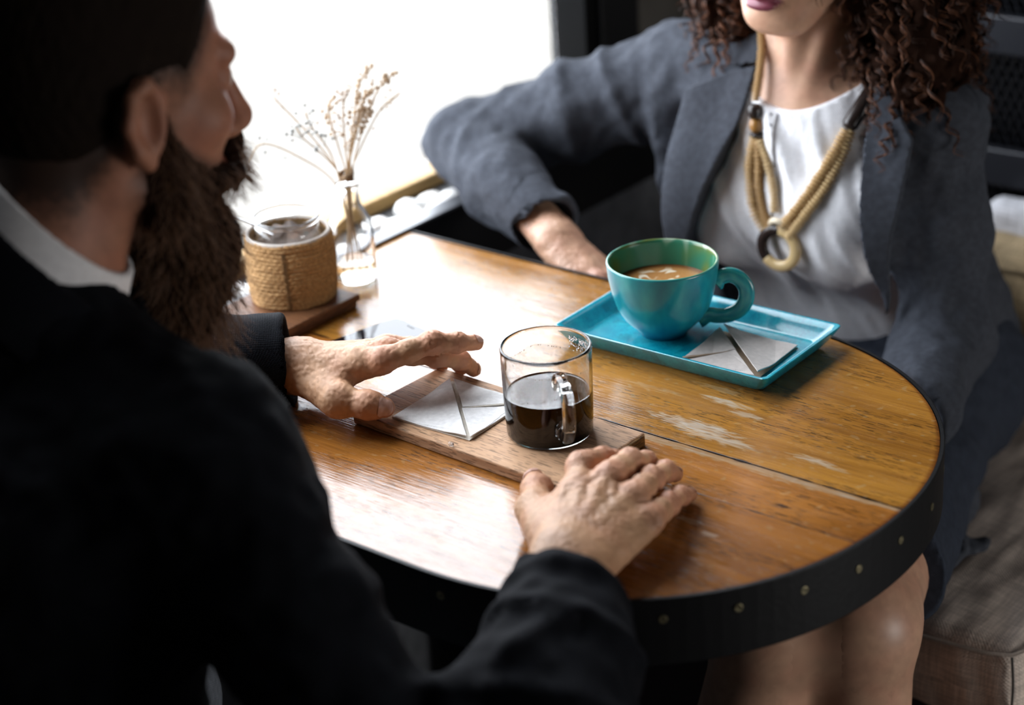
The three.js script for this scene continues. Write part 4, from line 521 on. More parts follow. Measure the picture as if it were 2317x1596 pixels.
  const legs = U(0.02, ...chain([hips.R, knee.R, foot.R], [0.08, 0.055, 0.04]), ...chain([hips.L, knee.L, foot.L], [0.08, 0.055, 0.04]));
  const bodyG = skin(U(0.03, core, armsF, legs), [-0.52, 0.02, 0.1], [0.3, 1.06, 0.78], 0.012, (x, y, z) => tone(x, y, z));
  part('body', mergeColored([bodyG, headG, handR, handL]), M.skinMan, man);
  const up = [0, 1, 0];
  nail(fieldR, JR.t[2], JR.t[3], norm3([-0.5, 1, 0.25]), 0.0098, 0.85, 0.0135, M.nail, man);
  for (const [k, r] of [['i', 0.0072], ['m', 0.0073], ['r', 0.0069], ['p', 0.006]]) nail(fieldR, JR[k][2], JR[k][3], norm3([0.1, 0.9, -0.25]), r, 0.85, r * 1.35, M.nail, man);
  nail(fieldL, JL.t[2], JL.t[3], norm3([0.6, 0.45, 0.65]), 0.0098, 0.85, 0.0135, M.nail, man); nail(fieldL, JL.i[2], JL.i[3], norm3([0.3, 1, 0]), 0.0072, 0.85, 0.0095, M.nail, man); nail(fieldL, JL.m[2], JL.m[3], norm3([0.8, 0.6, 0]), 0.0073, 0.85, 0.0095, M.nail, man);
  // hair: a short dark cap, and the long beard
  M.hairMan = phys({ color: lin(0.01, 0.006, 0.004), roughness: 0.85, specularIntensity: 0.2 });
  const hairF = (x, y, z) => Math.max(cran(x, y, z) - Math.min(0.0045, 0.0006 + 0.14 * Math.max(0, hairLine(x, y, z))) - 0.012 * sstep(0.05, 0.12, y) + 0.0005 * n3(x * 260, y * 60, z * 60), -hairLine(x, y, z) + 0.003 * n3(x * 200, y * 200, z * 200));
  part('hair', boxUV(skin(hairF, [-0.1, -0.08, -0.12], [0.1, 0.165, 0.125], 0.003)).applyMatrix4(HM), M.hairMan, man);
  { const r = rng(12), hs = []; for (let i = 0; i < 2600; i++) { const a = r() * 6.283, b = r() * 1.9 - 0.55, q = [Math.cos(a) * Math.cos(b), Math.sin(b), Math.sin(a) * Math.cos(b)], o = [0, 0.03, 0.01]; let t = 0.04; while (t < 0.14 && cran(...add3(o, q, t)) < 0) t += 0.001; const p = add3(o, q, t), hl = hairLine(...p); if (hl < -0.016 * r() * r() || hl > 0.03) continue; const d = norm3([q[0] * 0.4, -0.4, q[2] * 0.4 + 0.5]), L = 0.004 + 0.006 * r(); hs.push([add3(p, q, -0.0005), add3(p, d, L * 0.5), add3(p, d, L)]); } part('short_hairs', strands(hs, 0.00028).applyMatrix4(HM), M.hairMan, man, undefined, 'stuff'); }
  for (const s of [-1, 1]) part('eyebrow', skin((x, y, z) => cap([s * 0.046, 0.036, -0.086], [s * 0.014, 0.036, -0.102], 0.0035, 0.0042)(x, y, z) + 0.001 * n3(x * 400, y * 400, z * 400), [-0.06, 0.025, -0.115], [0.06, 0.05, -0.075], 0.0018).applyMatrix4(HM), M.hairMan, man);
  const beardF = U(0.025, cap([0.064, -0.005, -0.012], [0.058, -0.06, -0.018], 0.007, 0.014), cap([-0.064, -0.005, -0.012], [-0.058, -0.06, -0.018], 0.007, 0.014), cap([0.052, -0.07, -0.02], [0.02, -0.115, -0.075], 0.02, 0.026), cap([-0.052, -0.07, -0.02], [-0.02, -0.115, -0.075], 0.02, 0.026), ell([0, -0.13, -0.062], [0.052, 0.06, 0.042], [0.25, 0, 0]), ell([0.005, -0.175, -0.05], [0.038, 0.032, 0.03]), cap([0.0545, -0.036, -0.022], [0.038, -0.062, -0.075], 0.012, 0.012), cap([-0.0545, -0.036, -0.022], [-0.038, -0.062, -0.075], 0.012, 0.012), cap([0, -0.047, -0.112], [0.03, -0.064, -0.1], 0.006, 0.0065), cap([0, -0.047, -0.112], [-0.03, -0.064, -0.1], 0.006, 0.0065));
  const beardRough = (x, y, z) => beardF(x, y, z) + 0.003 * n3(x * 90, y * 30, z * 90) + 0.0015 * n3(x * 260, y * 90, z * 260);
  const bg = skin(beardRough, [-0.09, -0.23, -0.15], [0.09, 0.02, 0.03], 0.0032);
  M.beard = phys({ color: lin(0.02, 0.009, 0.005), roughness: 0.9, specularIntensity: 0.2 });
  part('beard', boxUV(bg.clone()).applyMatrix4(HM), M.beard, man);
  const r = rng(33), hairs = [], bp = bg.attributes.position, bn = bg.attributes.normal;
  for (let i = 0; i < 6500; i++) { const k = Math.floor(r() * bp.count), p = [bp.getX(k), bp.getY(k), bp.getZ(k)], n = [bn.getX(k), bn.getY(k), bn.getZ(k)], low = sstep(-0.1, -0.2, p[1]), L = (0.012 + 0.016 * r()) * (1 + 0.9 * low), d = norm3([n[0] * 0.55 + (r() - 0.5) * 0.5, n[1] * 0.4 - 0.75 + (r() - 0.5) * 0.4, n[2] * 0.55 + (r() - 0.5) * 0.5]), c = [(r() - 0.5) * 0.006, -0.002, (r() - 0.5) * 0.006]; if (p[2] > -0.005 && n[2] > 0.5) continue; hairs.push([add3(p, n, -0.002), add3(add3(p, d, L * 0.5), c, 0.6), add3(add3(p, d, L), c, -0.7)]); }
  for (let i = 0; i < 260; i++) { const s = r() < 0.5 ? -1 : 1, t = r(), p = [s * 0.032 * t, -0.044 - 0.02 * t, -0.115 + 0.012 * t], L = 0.014 + 0.014 * r(), d = norm3([s * 0.35 + (r() - 0.5) * 0.5, -0.55 + (r() - 0.5) * 0.5, -0.7]); hairs.push([p, add3(add3(p, d, L * 0.5), [0, -0.001, 0]), add3(add3(p, d, L), [0, -0.005, 0])]); }
  part('beard_hairs', strands(hairs, 0.00026).applyMatrix4(HM), phys({ color: lin(0.24, 0.11, 0.045), roughness: 1, transmission: 0.35, thickness: 0 }), man, undefined, 'stuff');
  // shirt collar
  const NA = pt(HM, neckA), ax = norm3(add3(NB, NA, -1)), band = (r0, r1, lo, hi, tilt) => { const c0 = NA, tl = tilt; return (x, y, z) => { const dx = x - c0[0], dy = y - c0[1], dz = z - c0[2], t = dx * ax[0] + dy * ax[1] + dz * ax[2], px = dx - ax[0] * t, py = dy - ax[1] * t, pz = dz - ax[2] * t, R = Math.hypot(px, py, pz), w = t + tl * (px * -0.85 + pz * 0.5);   // higher at his left and back
       return Math.max(Math.abs(R - (r0 + (r1 - r0) * clamp(t / 0.16))) - 0.0026, lo - w, w - hi); }; };
  const shirt = std({ map: at(mottled([0.95, 0.945, 0.95], 0.02, 150), 5), roughness: 0.85, bumpMap: at(weaveA, 8), bumpScale: 0.0003 });
  part('shirt_collar', boxUV(skin(U(0.003, band(0.0665, 0.0745, 0.027, 0.056, 0.55)), [NA[0] - 0.1, NA[1] - 0.15, NA[2] - 0.1], [NA[0] + 0.1, NA[1] + 0.07, NA[2] + 0.13], 0.0024)), shirt, man, 'white shirt collar');
  // jacket
  const wr = (x, y, z) => 0.004 * n3(x * 11, y * 16, z * 11) + 0.0022 * n3(x * 30, y * 34, z * 30);
  const torso = U(0.07, ell([-0.19, 0.865, 0.485], [0.19, 0.125, 0.108]), ell([-0.19, 0.72, 0.54], [0.18, 0.2, 0.125]), ell([-0.19, 0.56, 0.61], [0.2, 0.13, 0.155]));
  const yoke = U(0.045, cap([-0.15, 0.955, 0.445], add3(sh.R, [-0.02, 0.0, 0]), 0.06, 0.06), cap([-0.235, 1.0, 0.465], add3(sh.L, [0.02, 0.0, 0]), 0.068, 0.06), ell([-0.235, 1.0, 0.475], [0.085, 0.062, 0.065]));
  const slR = U(0.03, cap(sh.R, mix3(sh.R, elb.R, 0.55), 0.069, 0.053), cap(mix3(sh.R, elb.R, 0.5), elb.R, 0.054, 0.05)), foR = U(0.02, cap(elb.R, [0.205, 0.738, 0.375], 0.056, 0.062), cap([0.205, 0.738, 0.375], [0.181, 0.757, 0.315], 0.062, 0.052), cap([0.181, 0.757, 0.315], [0.142, 0.7785, 0.253], 0.052, 0.04));
  const fold = (c, n, w, h) => (x, y, z) => { const t = (x - c[0]) * n[0] + (y - c[1]) * n[1] + (z - c[2]) * n[2]; return h * Math.exp(-((t / w) ** 2)); };
  const f1 = fold([0.165, 0.755, 0.32], norm3([-0.3, 0.35, -0.9]), 0.009, 0.005), f2 = fold([0.185, 0.73, 0.375], norm3([-0.3, 0.6, -0.75]), 0.011, 0.007), f3 = fold([0.155, 0.768, 0.287], norm3([-0.5, 0.1, -0.85]), 0.008, 0.003), f4 = fold([0.13, 0.77, 0.455], norm3([0.6, -0.75, 0.1]), 0.012, 0.006), f5 = fold([0.06, 0.83, 0.44], norm3([0.5, -0.8, 0.2]), 0.02, 0.004);
  const openR = cap([0.1385, 0.7805, 0.2475], [0.12, 0.79, 0.2], 0.0375, 0.04), slL = U(0.02, ...chain([sh.L, elb.L, [-0.352, 0.79, 0.172], [-0.295, 0.795, 0.116]], [0.068, 0.058, 0.05, 0.0448]));
  const cutAt = (p, n) => (x, y, z) => (x - p[0]) * n[0] + (y - p[1]) * n[1] + (z - p[2]) * n[2];
  const fore = SUB(0.003, AND(0.006, (x, y, z) => foR(x, y, z) - f1(x, y, z) - f2(x, y, z) - f3(x, y, z), cutAt([0.146, 0.7755, 0.268], norm3([-0.26, 0.3, -0.92]))), cap([0.1465, 0.7745, 0.272], [0.11, 0.8, 0.17], 0.0365, 0.037));
  const nL = norm3(add3(JL.wrist, JL.arm, -1)), left = SUB(0.003, AND(0.006, slL, cutAt(add3(JL.wrist, nL, -0.008), nL)), cap(add3(add3(JL.wrist, [0, 0.004, 0]), nL, -0.012), add3(add3(JL.wrist, [0, 0.004, 0]), nL, 0.06), 0.0385, 0.0405));
  const neckHole = cap(add3(NA, ax, -0.1), add3(NA, ax, 0.19), 0.07, 0.068);
  const coat0 = U(0.02, U(0.045, torso, yoke, slR), AND(0.006, slL, (x, y, z) => 0.19 - z)), coat = (x, y, z) => { const a = SUB(0.004, coat0, neckHole)(x, y, z), d = smin(a, Math.max(fore(x, y, z), 0.335 - z), 0.012); return Math.abs(d) > 0.03 ? d : d - wr(x, y, z) - f4(x, y, z) * (x > 0.0 ? 1 : 0) - f5(x, y, z) * (x > 0 ? 1 : 0); };
  const wool = cloth([0.045, 0.052, 0.074], 160);
  const jacket = part('jacket', boxUV(skin(coat, [-0.54, 0.4, 0.03], [0.33, 1.1, 0.8], 0.0085)), wool, man, 'black wool suit jacket');
  part('sleeve', boxUV(skin((x, y, z) => { const d = fore(x, y, z); return Math.abs(d) > 0.02 ? d : Math.max(d - wr(x, y, z), z - 0.4); }, [0.07, 0.67, 0.22], [0.27, 0.83, 0.42], 0.0038)), wool, jacket);
  part('sleeve', boxUV(skin((x, y, z) => { const d = left(x, y, z); return Math.abs(d) > 0.02 ? d : d - 0.25 * wr(x, y, z); }, [-0.42, 0.72, 0.06], [-0.24, 0.86, 0.25], 0.0032)), wool, jacket);
  part('jacket_collar', boxUV(skin((x, y, z) => band(0.0785, 0.095, 0.049, 0.11, 0.55)(x, y, z) - 0.0012, [NA[0] - 0.12, NA[1] - 0.2, NA[2] - 0.12], [NA[0] + 0.12, NA[1] + 0.05, NA[2] + 0.16], 0.0036)), wool, jacket);
  part('trousers', boxUV(skin(U(0.03, cap([-0.26, 0.545, 0.62], [-0.12, 0.545, 0.62], 0.105, 0.105), ...chain([hips.R, knee.R, [-0.02, 0.12, 0.36]], [0.092, 0.07, 0.055]), ...chain([hips.L, knee.L, [-0.35, 0.12, 0.36]], [0.092, 0.075, 0.055])), [-0.45, 0.06, 0.1], [0.1, 0.68, 0.76], 0.01)), cloth([0.42, 0.44, 0.47], 166), man, 'dark grey trousers');
  for (const k of ['R', 'L']) part('shoe', boxUV(skin(U(0.02, cap(add3(foot[k], [0, -0.035, 0.03]), add3(foot[k], [0, -0.058, -0.15]), 0.04, 0.03)), [foot[k][0] - 0.06, 0.0, foot[k][2] - 0.2], [foot[k][0] + 0.06, 0.12, foot[k][2] + 0.09], 0.006)), M.blackMetal, man);
  const st = thing('stool', 'plain dark wooden stool under the man in black', 'stool', [-0.19, 0, 0.63]);
  part('seat', slab(ring(40, 0.2, 0.18, 3), 0.04, 0.006).translate(0, 0.42, 0), plankMat([0.2, 0.14, 0.1], [0.1, 0.07, 0.05], 170), st);
  for (const [x, z] of [[-0.14, -0.12], [0.14, -0.12], [-0.14, 0.12], [0.14, 0.12]]) part('leg', new THREE.CylinderGeometry(0.016, 0.013, 0.39, 12).translate(x, 0.195, z), M.blackMetal, st);
}

// ---------------------------------------------------------------- the woman across the table
{
  const wom = thing('person', 'woman with curly brown hair in a grey blazer and white blouse across the table', 'person', [0, 0, 0]);
  const tone = skinTone([0.52, 0.305, 0.2], [0.5, 0.22, 0.15], 11), red = [0.52, 0.25, 0.19];
  M.skinWoman = phys({ vertexColors: true, roughness: 0.42 });
  const HC = [-0.114, 1.1, -0.51], HM = frame(HC, Math.PI + 0.06, -0.1, 0.05);
  let hd = U(0.03, ell([0, 0.045, 0.004], [0.071, 0.082, 0.092]), ell([0, 0.02, 0.042], [0.062, 0.066, 0.05]));
  hd = U(0.022, hd, ell([0, -0.03, -0.034], [0.056, 0.078, 0.06]), ell([0, -0.084, -0.056], [0.026, 0.022, 0.027]), cap([-0.047, -0.05, -0.005], [-0.018, -0.09, -0.058], 0.013, 0.014), cap([0.047, -0.05, -0.005], [0.018, -0.09, -0.058], 0.013, 0.014), ell([0.036, -0.015, -0.062], [0.024, 0.022, 0.022]), ell([-0.036, -0.015, -0.062], [0.024, 0.022, 0.022]));
  for (const s of [-1, 1]) hd = SUB(0.012, hd, ell([s * 0.03, 0.016, -0.099], [0.017, 0.011, 0.014]));
  hd = U(0.006, hd, ell([0.03, 0.014, -0.08], [0.013, 0.011, 0.0122]), ell([-0.03, 0.014, -0.08], [0.013, 0.011, 0.0122]));
  hd = U(0.009, hd, cap([0, 0.022, -0.092], [0, -0.024, -0.111], 0.006, 0.008), ell([0, -0.029, -0.109], [0.01, 0.0088, 0.0095]), ell([0.0105, -0.032, -0.098], [0.0065, 0.0062, 0.0085]), ell([-0.0105, -0.032, -0.098], [0.0065, 0.0062, 0.0085]));
  hd = U(0.0045, hd, cap([-0.019, -0.0565, -0.088], [0, -0.0535, -0.097], 0.0035, 0.0048), cap([0.019, -0.0565, -0.088], [0, -0.0535, -0.097], 0.0035, 0.0048), ell([0, -0.0655, -0.0935], [0.0185, 0.0062, 0.0085]));
  for (const s of [-1, 1]) hd = U(0.006, hd, ell([s * 0.074, 0.0, 0.012], [0.007, 0.029, 0.017], [0.1, s * -0.35, 0]));
  const NB = [-0.126, 0.905, -0.545], NA = pt(HM, [0, -0.05, 0.03]);
  const HI = HM.clone().invert(), local = (f) => { const e = HI.elements; return (x, y, z) => f(e[0] * x + e[4] * y + e[8] * z + e[12], e[1] * x + e[5] * y + e[9] * z + e[13], e[2] * x + e[6] * y + e[10] * z + e[14]); };
  const sh = { R: [-0.305, 0.885, -0.56], L: [0.008, 0.876, -0.565] };
  const trunk = U(0.06, ell([-0.135, 0.81, -0.565], [0.155, 0.13, 0.09]), ell([-0.125, 0.65, -0.625], [0.13, 0.16, 0.1]), ell([-0.2, 0.775, -0.5], [0.062, 0.068, 0.052]), ell([-0.065, 0.77, -0.5], [0.062, 0.068, 0.052]), cap([-0.19, 0.52, -0.67], [-0.05, 0.52, -0.67], 0.11, 0.11));
  const girdle = U(0.03, cap(add3(NB, [0.0, 0.01, -0.01]), sh.R, 0.046, 0.046), cap(add3(NB, [0.0, 0.01, -0.01]), sh.L, 0.046, 0.046), cap([-0.145, 0.884, -0.497], [-0.27, 0.893, -0.53], 0.0075, 0.008), cap([-0.1, 0.884, -0.497], [-0.01, 0.89, -0.53], 0.0075, 0.008));
  const neck = U(0.014, cap(NA, NB, 0.046, 0.053), cap(pt(HM, [0.048, -0.035, 0.015]), [-0.138, 0.888, -0.492], 0.011, 0.0085), cap(pt(HM, [-0.048, -0.035, 0.015]), [-0.108, 0.888, -0.492], 0.011, 0.0085), cap(pt(HM, [0, -0.075, -0.02]), [-0.122, 0.9, -0.505], 0.014, 0.013));
  const headW = U(0.02, local(hd), neck, girdle, ell([-0.125, 0.86, -0.535], [0.1, 0.08, 0.065]));
  const headColor = (x, y, z) => { const c = tone(x, y, z), e = HI.elements, lx = e[0] * x + e[4] * y + e[8] * z + e[12], ly = e[1] * x + e[5] * y + e[9] * z + e[13], lz = e[2] * x + e[6] * y + e[10] * z + e[14]; const lip = sstep(1.15, 0.8, (lx / 0.0215) ** 2 + ((ly + 0.0605) / (lx * lx < 4e-5 ? 0.0108 : 0.0112)) ** 2) * (lz < -0.08 ? 1 : 0); return eyeball(Math.abs(lx) - 0.03, ly - 0.014, lz, c, lz < -0.08 && Math.hypot(Math.abs(lx) - 0.03, ly - 0.014) < 0.012 ? 1 : 0).map((v, i) => lerp(v, [0.2, 0.045, 0.07][i], lip)); };
  const headG = skin(headW, [-0.36, 0.8, -0.66], [0.09, 1.27, -0.36], 0.0046, headColor);
  const JW = { wrist: [-0.322, 0.757, -0.333], arm: [-0.4, 0.778, -0.365], i: [[-0.248, 0.732, -0.306], [-0.222, 0.707, -0.3], [-0.212, 0.686, -0.302], [-0.208, 0.668, -0.305]], m: [[-0.243, 0.728, -0.322], [-0.214, 0.704, -0.318], [-0.203, 0.681, -0.319], [-0.199, 0.66, -0.321]], r: [[-0.246, 0.722, -0.339], [-0.219, 0.7, -0.337], [-0.209, 0.678, -0.337], [-0.206, 0.66, -0.338]], p: [[-0.252, 0.716, -0.354], [-0.231, 0.698, -0.354], [-0.223, 0.68, -0.354], [-0.22, 0.665, -0.354]], t: [[-0.3, 0.744, -0.312], [-0.274, 0.727, -0.299], [-0.256, 0.705, -0.298], [-0.245, 0.686, -0.3]] };
  const [handG] = handMesh(JW, { scale: 0.88, cell: 0.0028 }, tone, red);
  const elb = { R: [-0.53, 0.803, -0.43], L: [0.045, 0.648, -0.535] }, wrL = [0.095, 0.637, -0.385];
  const hip = { R: [-0.18, 0.53, -0.62], L: [-0.02, 0.53, -0.62] }, knee = { R: [0.098, 0.525, -0.105], L: [0.168, 0.527, -0.15] }, foot = { R: [0.045, 0.085, 0.0], L: [0.158, 0.085, -0.15] };
  const leg = (k) => U(0.03, ...chain([hip[k], knee[k], mix3(knee[k], foot[k], 0.35), foot[k]], [0.075, 0.05, 0.052, 0.032]), ell(add3(knee[k], [0, 0.002, 0.018]), [0.043, 0.046, 0.036]));
  const bodyF = U(0.03, grow(trunk, -0.012), girdle, U(0.02, ...chain([sh.R, elb.R, JW.arm], [0.04, 0.032, 0.022])), U(0.02, ...chain([sh.L, elb.L, wrL], [0.04, 0.032, 0.021])), U(0.012, leg('R')), U(0.012, leg('L')));
  const bodyG = skin(bodyF, [-0.6, 0.02, -0.82], [0.26, 0.96, 0.08], 0.011, tone);
  const legG = skin(U(0.008, leg('R'), leg('L')), [-0.02, 0.3, -0.24], [0.26, 0.6, 0.02], 0.005, tone);
  const d = norm3([-0.55, -0.08, 0.83]), sd = [-0.83, 0, -0.55], finger = (o, k) => { const M0 = add3(add3(add3(wrL, d, 0.078 - Math.abs(o) * 0.25), sd, o), [0, 0.004, 0]), P0 = add3(M0, d, 0.036 * k), D0 = add3(add3(P0, d, 0.021 * k), [0, -0.007, 0]); return [M0, P0, D0, add3(add3(D0, d, 0.016 * k), [0, -0.008, 0])]; };
  const JH = { wrist: wrL, arm: [0.085, 0.639, -0.43], i: finger(0.027, 1), m: finger(0.01, 1.08), r: finger(-0.008, 1), p: finger(-0.024, 0.8), t: [add3(add3(wrL, d, 0.02), sd, 0.02), add3(add3(wrL, d, 0.045), sd, 0.038), add3(add3(wrL, d, 0.07), sd, 0.046), add3(add3(wrL, d, 0.088), sd, 0.048)] };
  const [handG2] = handMesh(JH, { scale: 0.88, cell: 0.0034 }, tone, red);
  part('body', mergeColored([bodyG, headG, handG, handG2, legG]), M.skinWoman, wom);
  // blouse
  const crease = (x, y, z) => 0.005 * n3(x * 17 + y * 11, y * 5, z * 8) + 0.0022 * n3(x * 48 + y * 20, y * 12, 2) + 0.002 * Math.exp(-(((x + 0.045 + (y - 0.8) * 0.35) / 0.008) ** 2)) + 0.0016 * Math.exp(-(((x + 0.175 - (y - 0.8) * 0.2) / 0.01) ** 2));
  const nl = (x) => 0.8985 + 6.2 * (x + 0.113) ** 2;
  const blouseBody = U(0.03, grow(trunk, 0.001), grow(girdle, 0.0035), ell([-0.125, 0.86, -0.535], [0.103, 0.083, 0.069]), cap(NA, NB, 0.048, 0.056)), blouse0 = (x, y, z) => { const d = blouseBody(x, y, z); return Math.abs(d) > 0.03 ? d : d - crease(x, y, z); };
  const blouse = (x, y, z) => Math.max(blouse0(x, y, z), (y - nl(x)) * 0.7 - (z < -0.56 ? 0.05 : 0));
  const linenW = std({ map: at(texture(512, 512, (u, v, x, y) => { const k = 0.94 + 0.03 * n3(x * 0.9, y * 0.03, 3) + 0.03 * n3(x * 0.03, y * 0.9, 5); return [k, k, k * 1.015]; }), 5), roughness: 0.9, bumpMap: at(weaveB, 7), bumpScale: 0.0005 });
  part('blouse', boxUV(skin(blouse, [-0.38, 0.5, -0.78], [0.12, 0.97, -0.4], 0.0055)), linenW, wom, 'white linen blouse');
  const poly = (pts) => (x, y) => { let d = 1e9, s = 1; for (let i = 0, j = pts.length - 1; i < pts.length; j = i++) { const [ax, ay] = pts[i], [bx, by] = pts[j], ex = bx - ax, ey = by - ay, wx = x - ax, wy = y - ay, t = clamp((wx * ex + wy * ey) / (ex * ex + ey * ey)), qx = wx - ex * t, qy = wy - ey * t; d = Math.min(d, qx * qx + qy * qy); const c1 = y >= ay, c2 = y < by, c3 = ex * wy > ey * wx; if ((c1 && c2 && c3) || (!c1 && !c2 && !c3)) s = -s; } return s * Math.sqrt(d); };
  const drape = (f, pts, off, th, zmin = -0.62) => { const p = poly(pts); return (x, y, z) => Math.max(Math.abs(f(x, y, z) - (typeof off === 'function' ? off(x, y) : off)) - th, p(x, y), zmin - z); };
  part('placket', boxUV(skin((x, y, z) => drape(blouse0, [[-0.131, 0.897], [-0.119, 0.8965], [-0.117, 0.79], [-0.112, 0.68], [-0.126, 0.68], [-0.13, 0.79]], 0.0012, 0.0014)(x, y, z), [-0.14, 0.67, -0.53], [-0.1, 0.91, -0.4], 0.0025)), linenW, wom);
  // blazer
  const bw = (x, y, z) => 0.004 * n3(x * 13, y * 12, z * 13) + 0.0018 * n3(x * 34, y * 30, z * 34) - (z > -0.53 && x > -0.34 ? 0.014 * Math.exp(-(((x + 0.258 + (0.885 - y) * 0.15) / 0.012) ** 2)) * sstep(0.9, 0.86, y) : 0) + (z > -0.53 && x > -0.36 ? 0.007 * Math.exp(-(((x + 0.292 + (0.885 - y) * 0.12) / 0.016) ** 2)) * sstep(0.95, 0.88, y) : 0);   // wool grain, and the deep fold beside the lapel
  const bTorso = U(0.06, grow(trunk, 0.017), cap([-0.13, 0.925, -0.575], add3(sh.R, [0, 0.005, 0]), 0.05, 0.056), cap([-0.13, 0.925, -0.575], add3(sh.L, [0, 0.005, 0]), 0.05, 0.056), ell([-0.13, 0.6, -0.66], [0.175, 0.16, 0.14]));
  const arR = U(0.02, cap(sh.R, mix3(sh.R, elb.R, 0.5), 0.058, 0.053), cap(mix3(sh.R, elb.R, 0.5), elb.R, 0.053, 0.047), cap(elb.R, [-0.43, 0.79, -0.378], 0.046, 0.043), cap([-0.43, 0.79, -0.378], [-0.345, 0.766, -0.341], 0.043, 0.0365));
  const fr = [[[-0.37, 0.86, -0.53], [0.75, 0.4, -0.5], 0.008, 0.006], [[-0.42, 0.83, -0.5], [0.8, 0.2, -0.5], 0.01, 0.005], [[-0.5, 0.785, -0.42], [0.3, 0.9, 0.2], 0.008, 0.004], [[-0.46, 0.79, -0.395], [0.8, 0.5, 0.3], 0.008, 0.004], [[-0.33, 0.88, -0.54], [0.9, 0.1, -0.3], 0.008, -0.004]].map(([c, n, w, h]) => { const q = norm3(n); return (x, y, z) => { const t = (x - c[0]) * q[0] + (y - c[1]) * q[1] + (z - c[2]) * q[2]; return h * Math.exp(-((t / w) ** 2)); }; });
  const cutAt = (p, n) => (x, y, z) => (x - p[0]) * n[0] + (y - p[1]) * n[1] + (z - p[2]) * n[2];
  const nR = norm3([0.9, -0.3, 0.38]), rightArm = SUB(0.003, AND(0.006, (x, y, z) => arR(x, y, z) - fr.reduce((s, g) => s + g(x, y, z), 0), cutAt([-0.341, 0.765, -0.34], nR)), cap([-0.347, 0.766, -0.342], add3([-0.347, 0.766, -0.342], nR, 0.08), 0.0335, 0.034));
  const wL = norm3(add3(wrL, elb.L, -1)), arL = U(0.03, cap(sh.L, mix3(sh.L, elb.L, 0.5), 0.059, 0.054), cap(mix3(sh.L, elb.L, 0.5), elb.L, 0.054, 0.053), cap(elb.L, [0.1, 0.636, -0.38], 0.053, 0.046)), leftArm = SUB(0.003, AND(0.008, arL, cutAt([0.1, 0.635, -0.374], norm3([-0.3, -0.1, 0.95]))), cap([0.1, 0.636, -0.382], [0.1, 0.636, -0.32], 0.03, 0.034));
  const open = poly([[-0.155, 1.0], [-0.1565, 0.953], [-0.165, 0.878], [-0.19, 0.813], [-0.2145, 0.746], [-0.225, 0.66], [-0.225, 0.4], [0.01, 0.4], [0.02, 0.6], [0.013, 0.711], [-0.002, 0.798], [-0.018, 0.878], [-0.027, 0.956], [-0.035, 1.0]]);
  const bz0 = U(0.025, bTorso, (x, y, z) => Math.max(rightArm(x, y, z), Math.min(x + 0.375, z + 0.425)), U(0.02, leftArm)), bz = (x, y, z) => { const d = bz0(x, y, z); return Math.abs(d) > 0.03 ? d : d - bw(x, y, z); };
  const cutOut = (x, y, z) => Math.max(open(x, y), -0.6 - z), nkHole = cap(add3(NA, [0, 0.03, 0]), [-0.126, 0.9, -0.53], 0.062, 0.063);
  const blazer = SUB(0.004, SUB(0.004, bz, cutOut), nkHole);
  const grey = cloth([0.25, 0.262, 0.29], 190);
  const coat = part('blazer', boxUV(skin((x, y, z) => Math.max(blazer(x, y, z), 0.44 - y), [-0.62, 0.42, -0.86], [0.2, 1.02, -0.28], 0.0078)), grey, wom, 'grey blazer');
  part('sleeve', boxUV(skin((x, y, z) => { const q = rightArm(x, y, z); return Math.abs(q) > 0.02 ? q : Math.max(q - 0.5 * bw(x, y, z), x + 0.31, -0.42 - x); }, [-0.43, 0.7, -0.42], [-0.3, 0.85, -0.28], 0.0036)), grey, coat);
  const bzS = (x, y, z) => bz0(x, y, z), lap = (pts, off, edge = 0) => boxUV(skin(drape(bzS, pts, (x, y) => off + 0.004 + (edge ? 0.011 * sstep(0.0, 0.055, edge * (x - (edge < 0 ? -0.185 : -0.012))) : 0), 0.0026, -0.6), [Math.min(...pts.map((p) => p[0])) - 0.01, Math.min(...pts.map((p) => p[1])) - 0.01, -0.6], [Math.max(...pts.map((p) => p[0])) + 0.01, Math.max(...pts.map((p) => p[1])) + 0.01, -0.38], 0.003));
  part('lapel', lap([[-0.158, 0.938], [-0.188, 0.929], [-0.238, 0.906], [-0.24, 0.851], [-0.2385, 0.73], [-0.2125, 0.731], [-0.187, 0.813], [-0.164, 0.878]], 0.0025, -1), grey, coat);
  part('lapel', lap([[-0.022, 0.938], [0.008, 0.916], [0.034, 0.886], [0.024, 0.78], [0.016, 0.69], [0.009, 0.71], [-0.005, 0.798], [-0.019, 0.878]], 0.0025, 1), grey, coat);
  part('collar_leaf', lap([[-0.158, 0.99], [-0.175, 0.99], [-0.217, 0.95], [-0.19, 0.9325], [-0.158, 0.941]], 0.004), grey, coat);
  part('collar_leaf', lap([[-0.028, 0.99], [0.01, 0.985], [0.034, 0.96], [0.034, 0.932], [0.009, 0.9185], [-0.022, 0.941]], 0.004), grey, coat);
  // skirt
  const skirtF = U(0.05, cap(hip.R, mix3(hip.R, knee.R, 0.82), 0.1, 0.07), cap(hip.L, mix3(hip.L, knee.L, 0.82), 0.1, 0.07), cap([-0.19, 0.53, -0.66], [-0.03, 0.53, -0.66], 0.118, 0.118), cap([-0.02, 0.5, -0.4], [0.09, 0.51, -0.28], 0.06, 0.055)), skirt = (x, y, z) => { const d = skirtF(x, y, z); return Math.max(Math.abs(d) > 0.03 ? d : d - 0.004 * n3(x * 12, y * 12, z * 12) - 0.002 * n3(x * 40, y * 30, z * 30), cutAt([0.1, 0.52, -0.215], norm3([0.35, 0.15, 0.92]))(x, y, z), 0.445 - y); };
  const navy = cloth([0.19, 0.21, 0.25], 195);
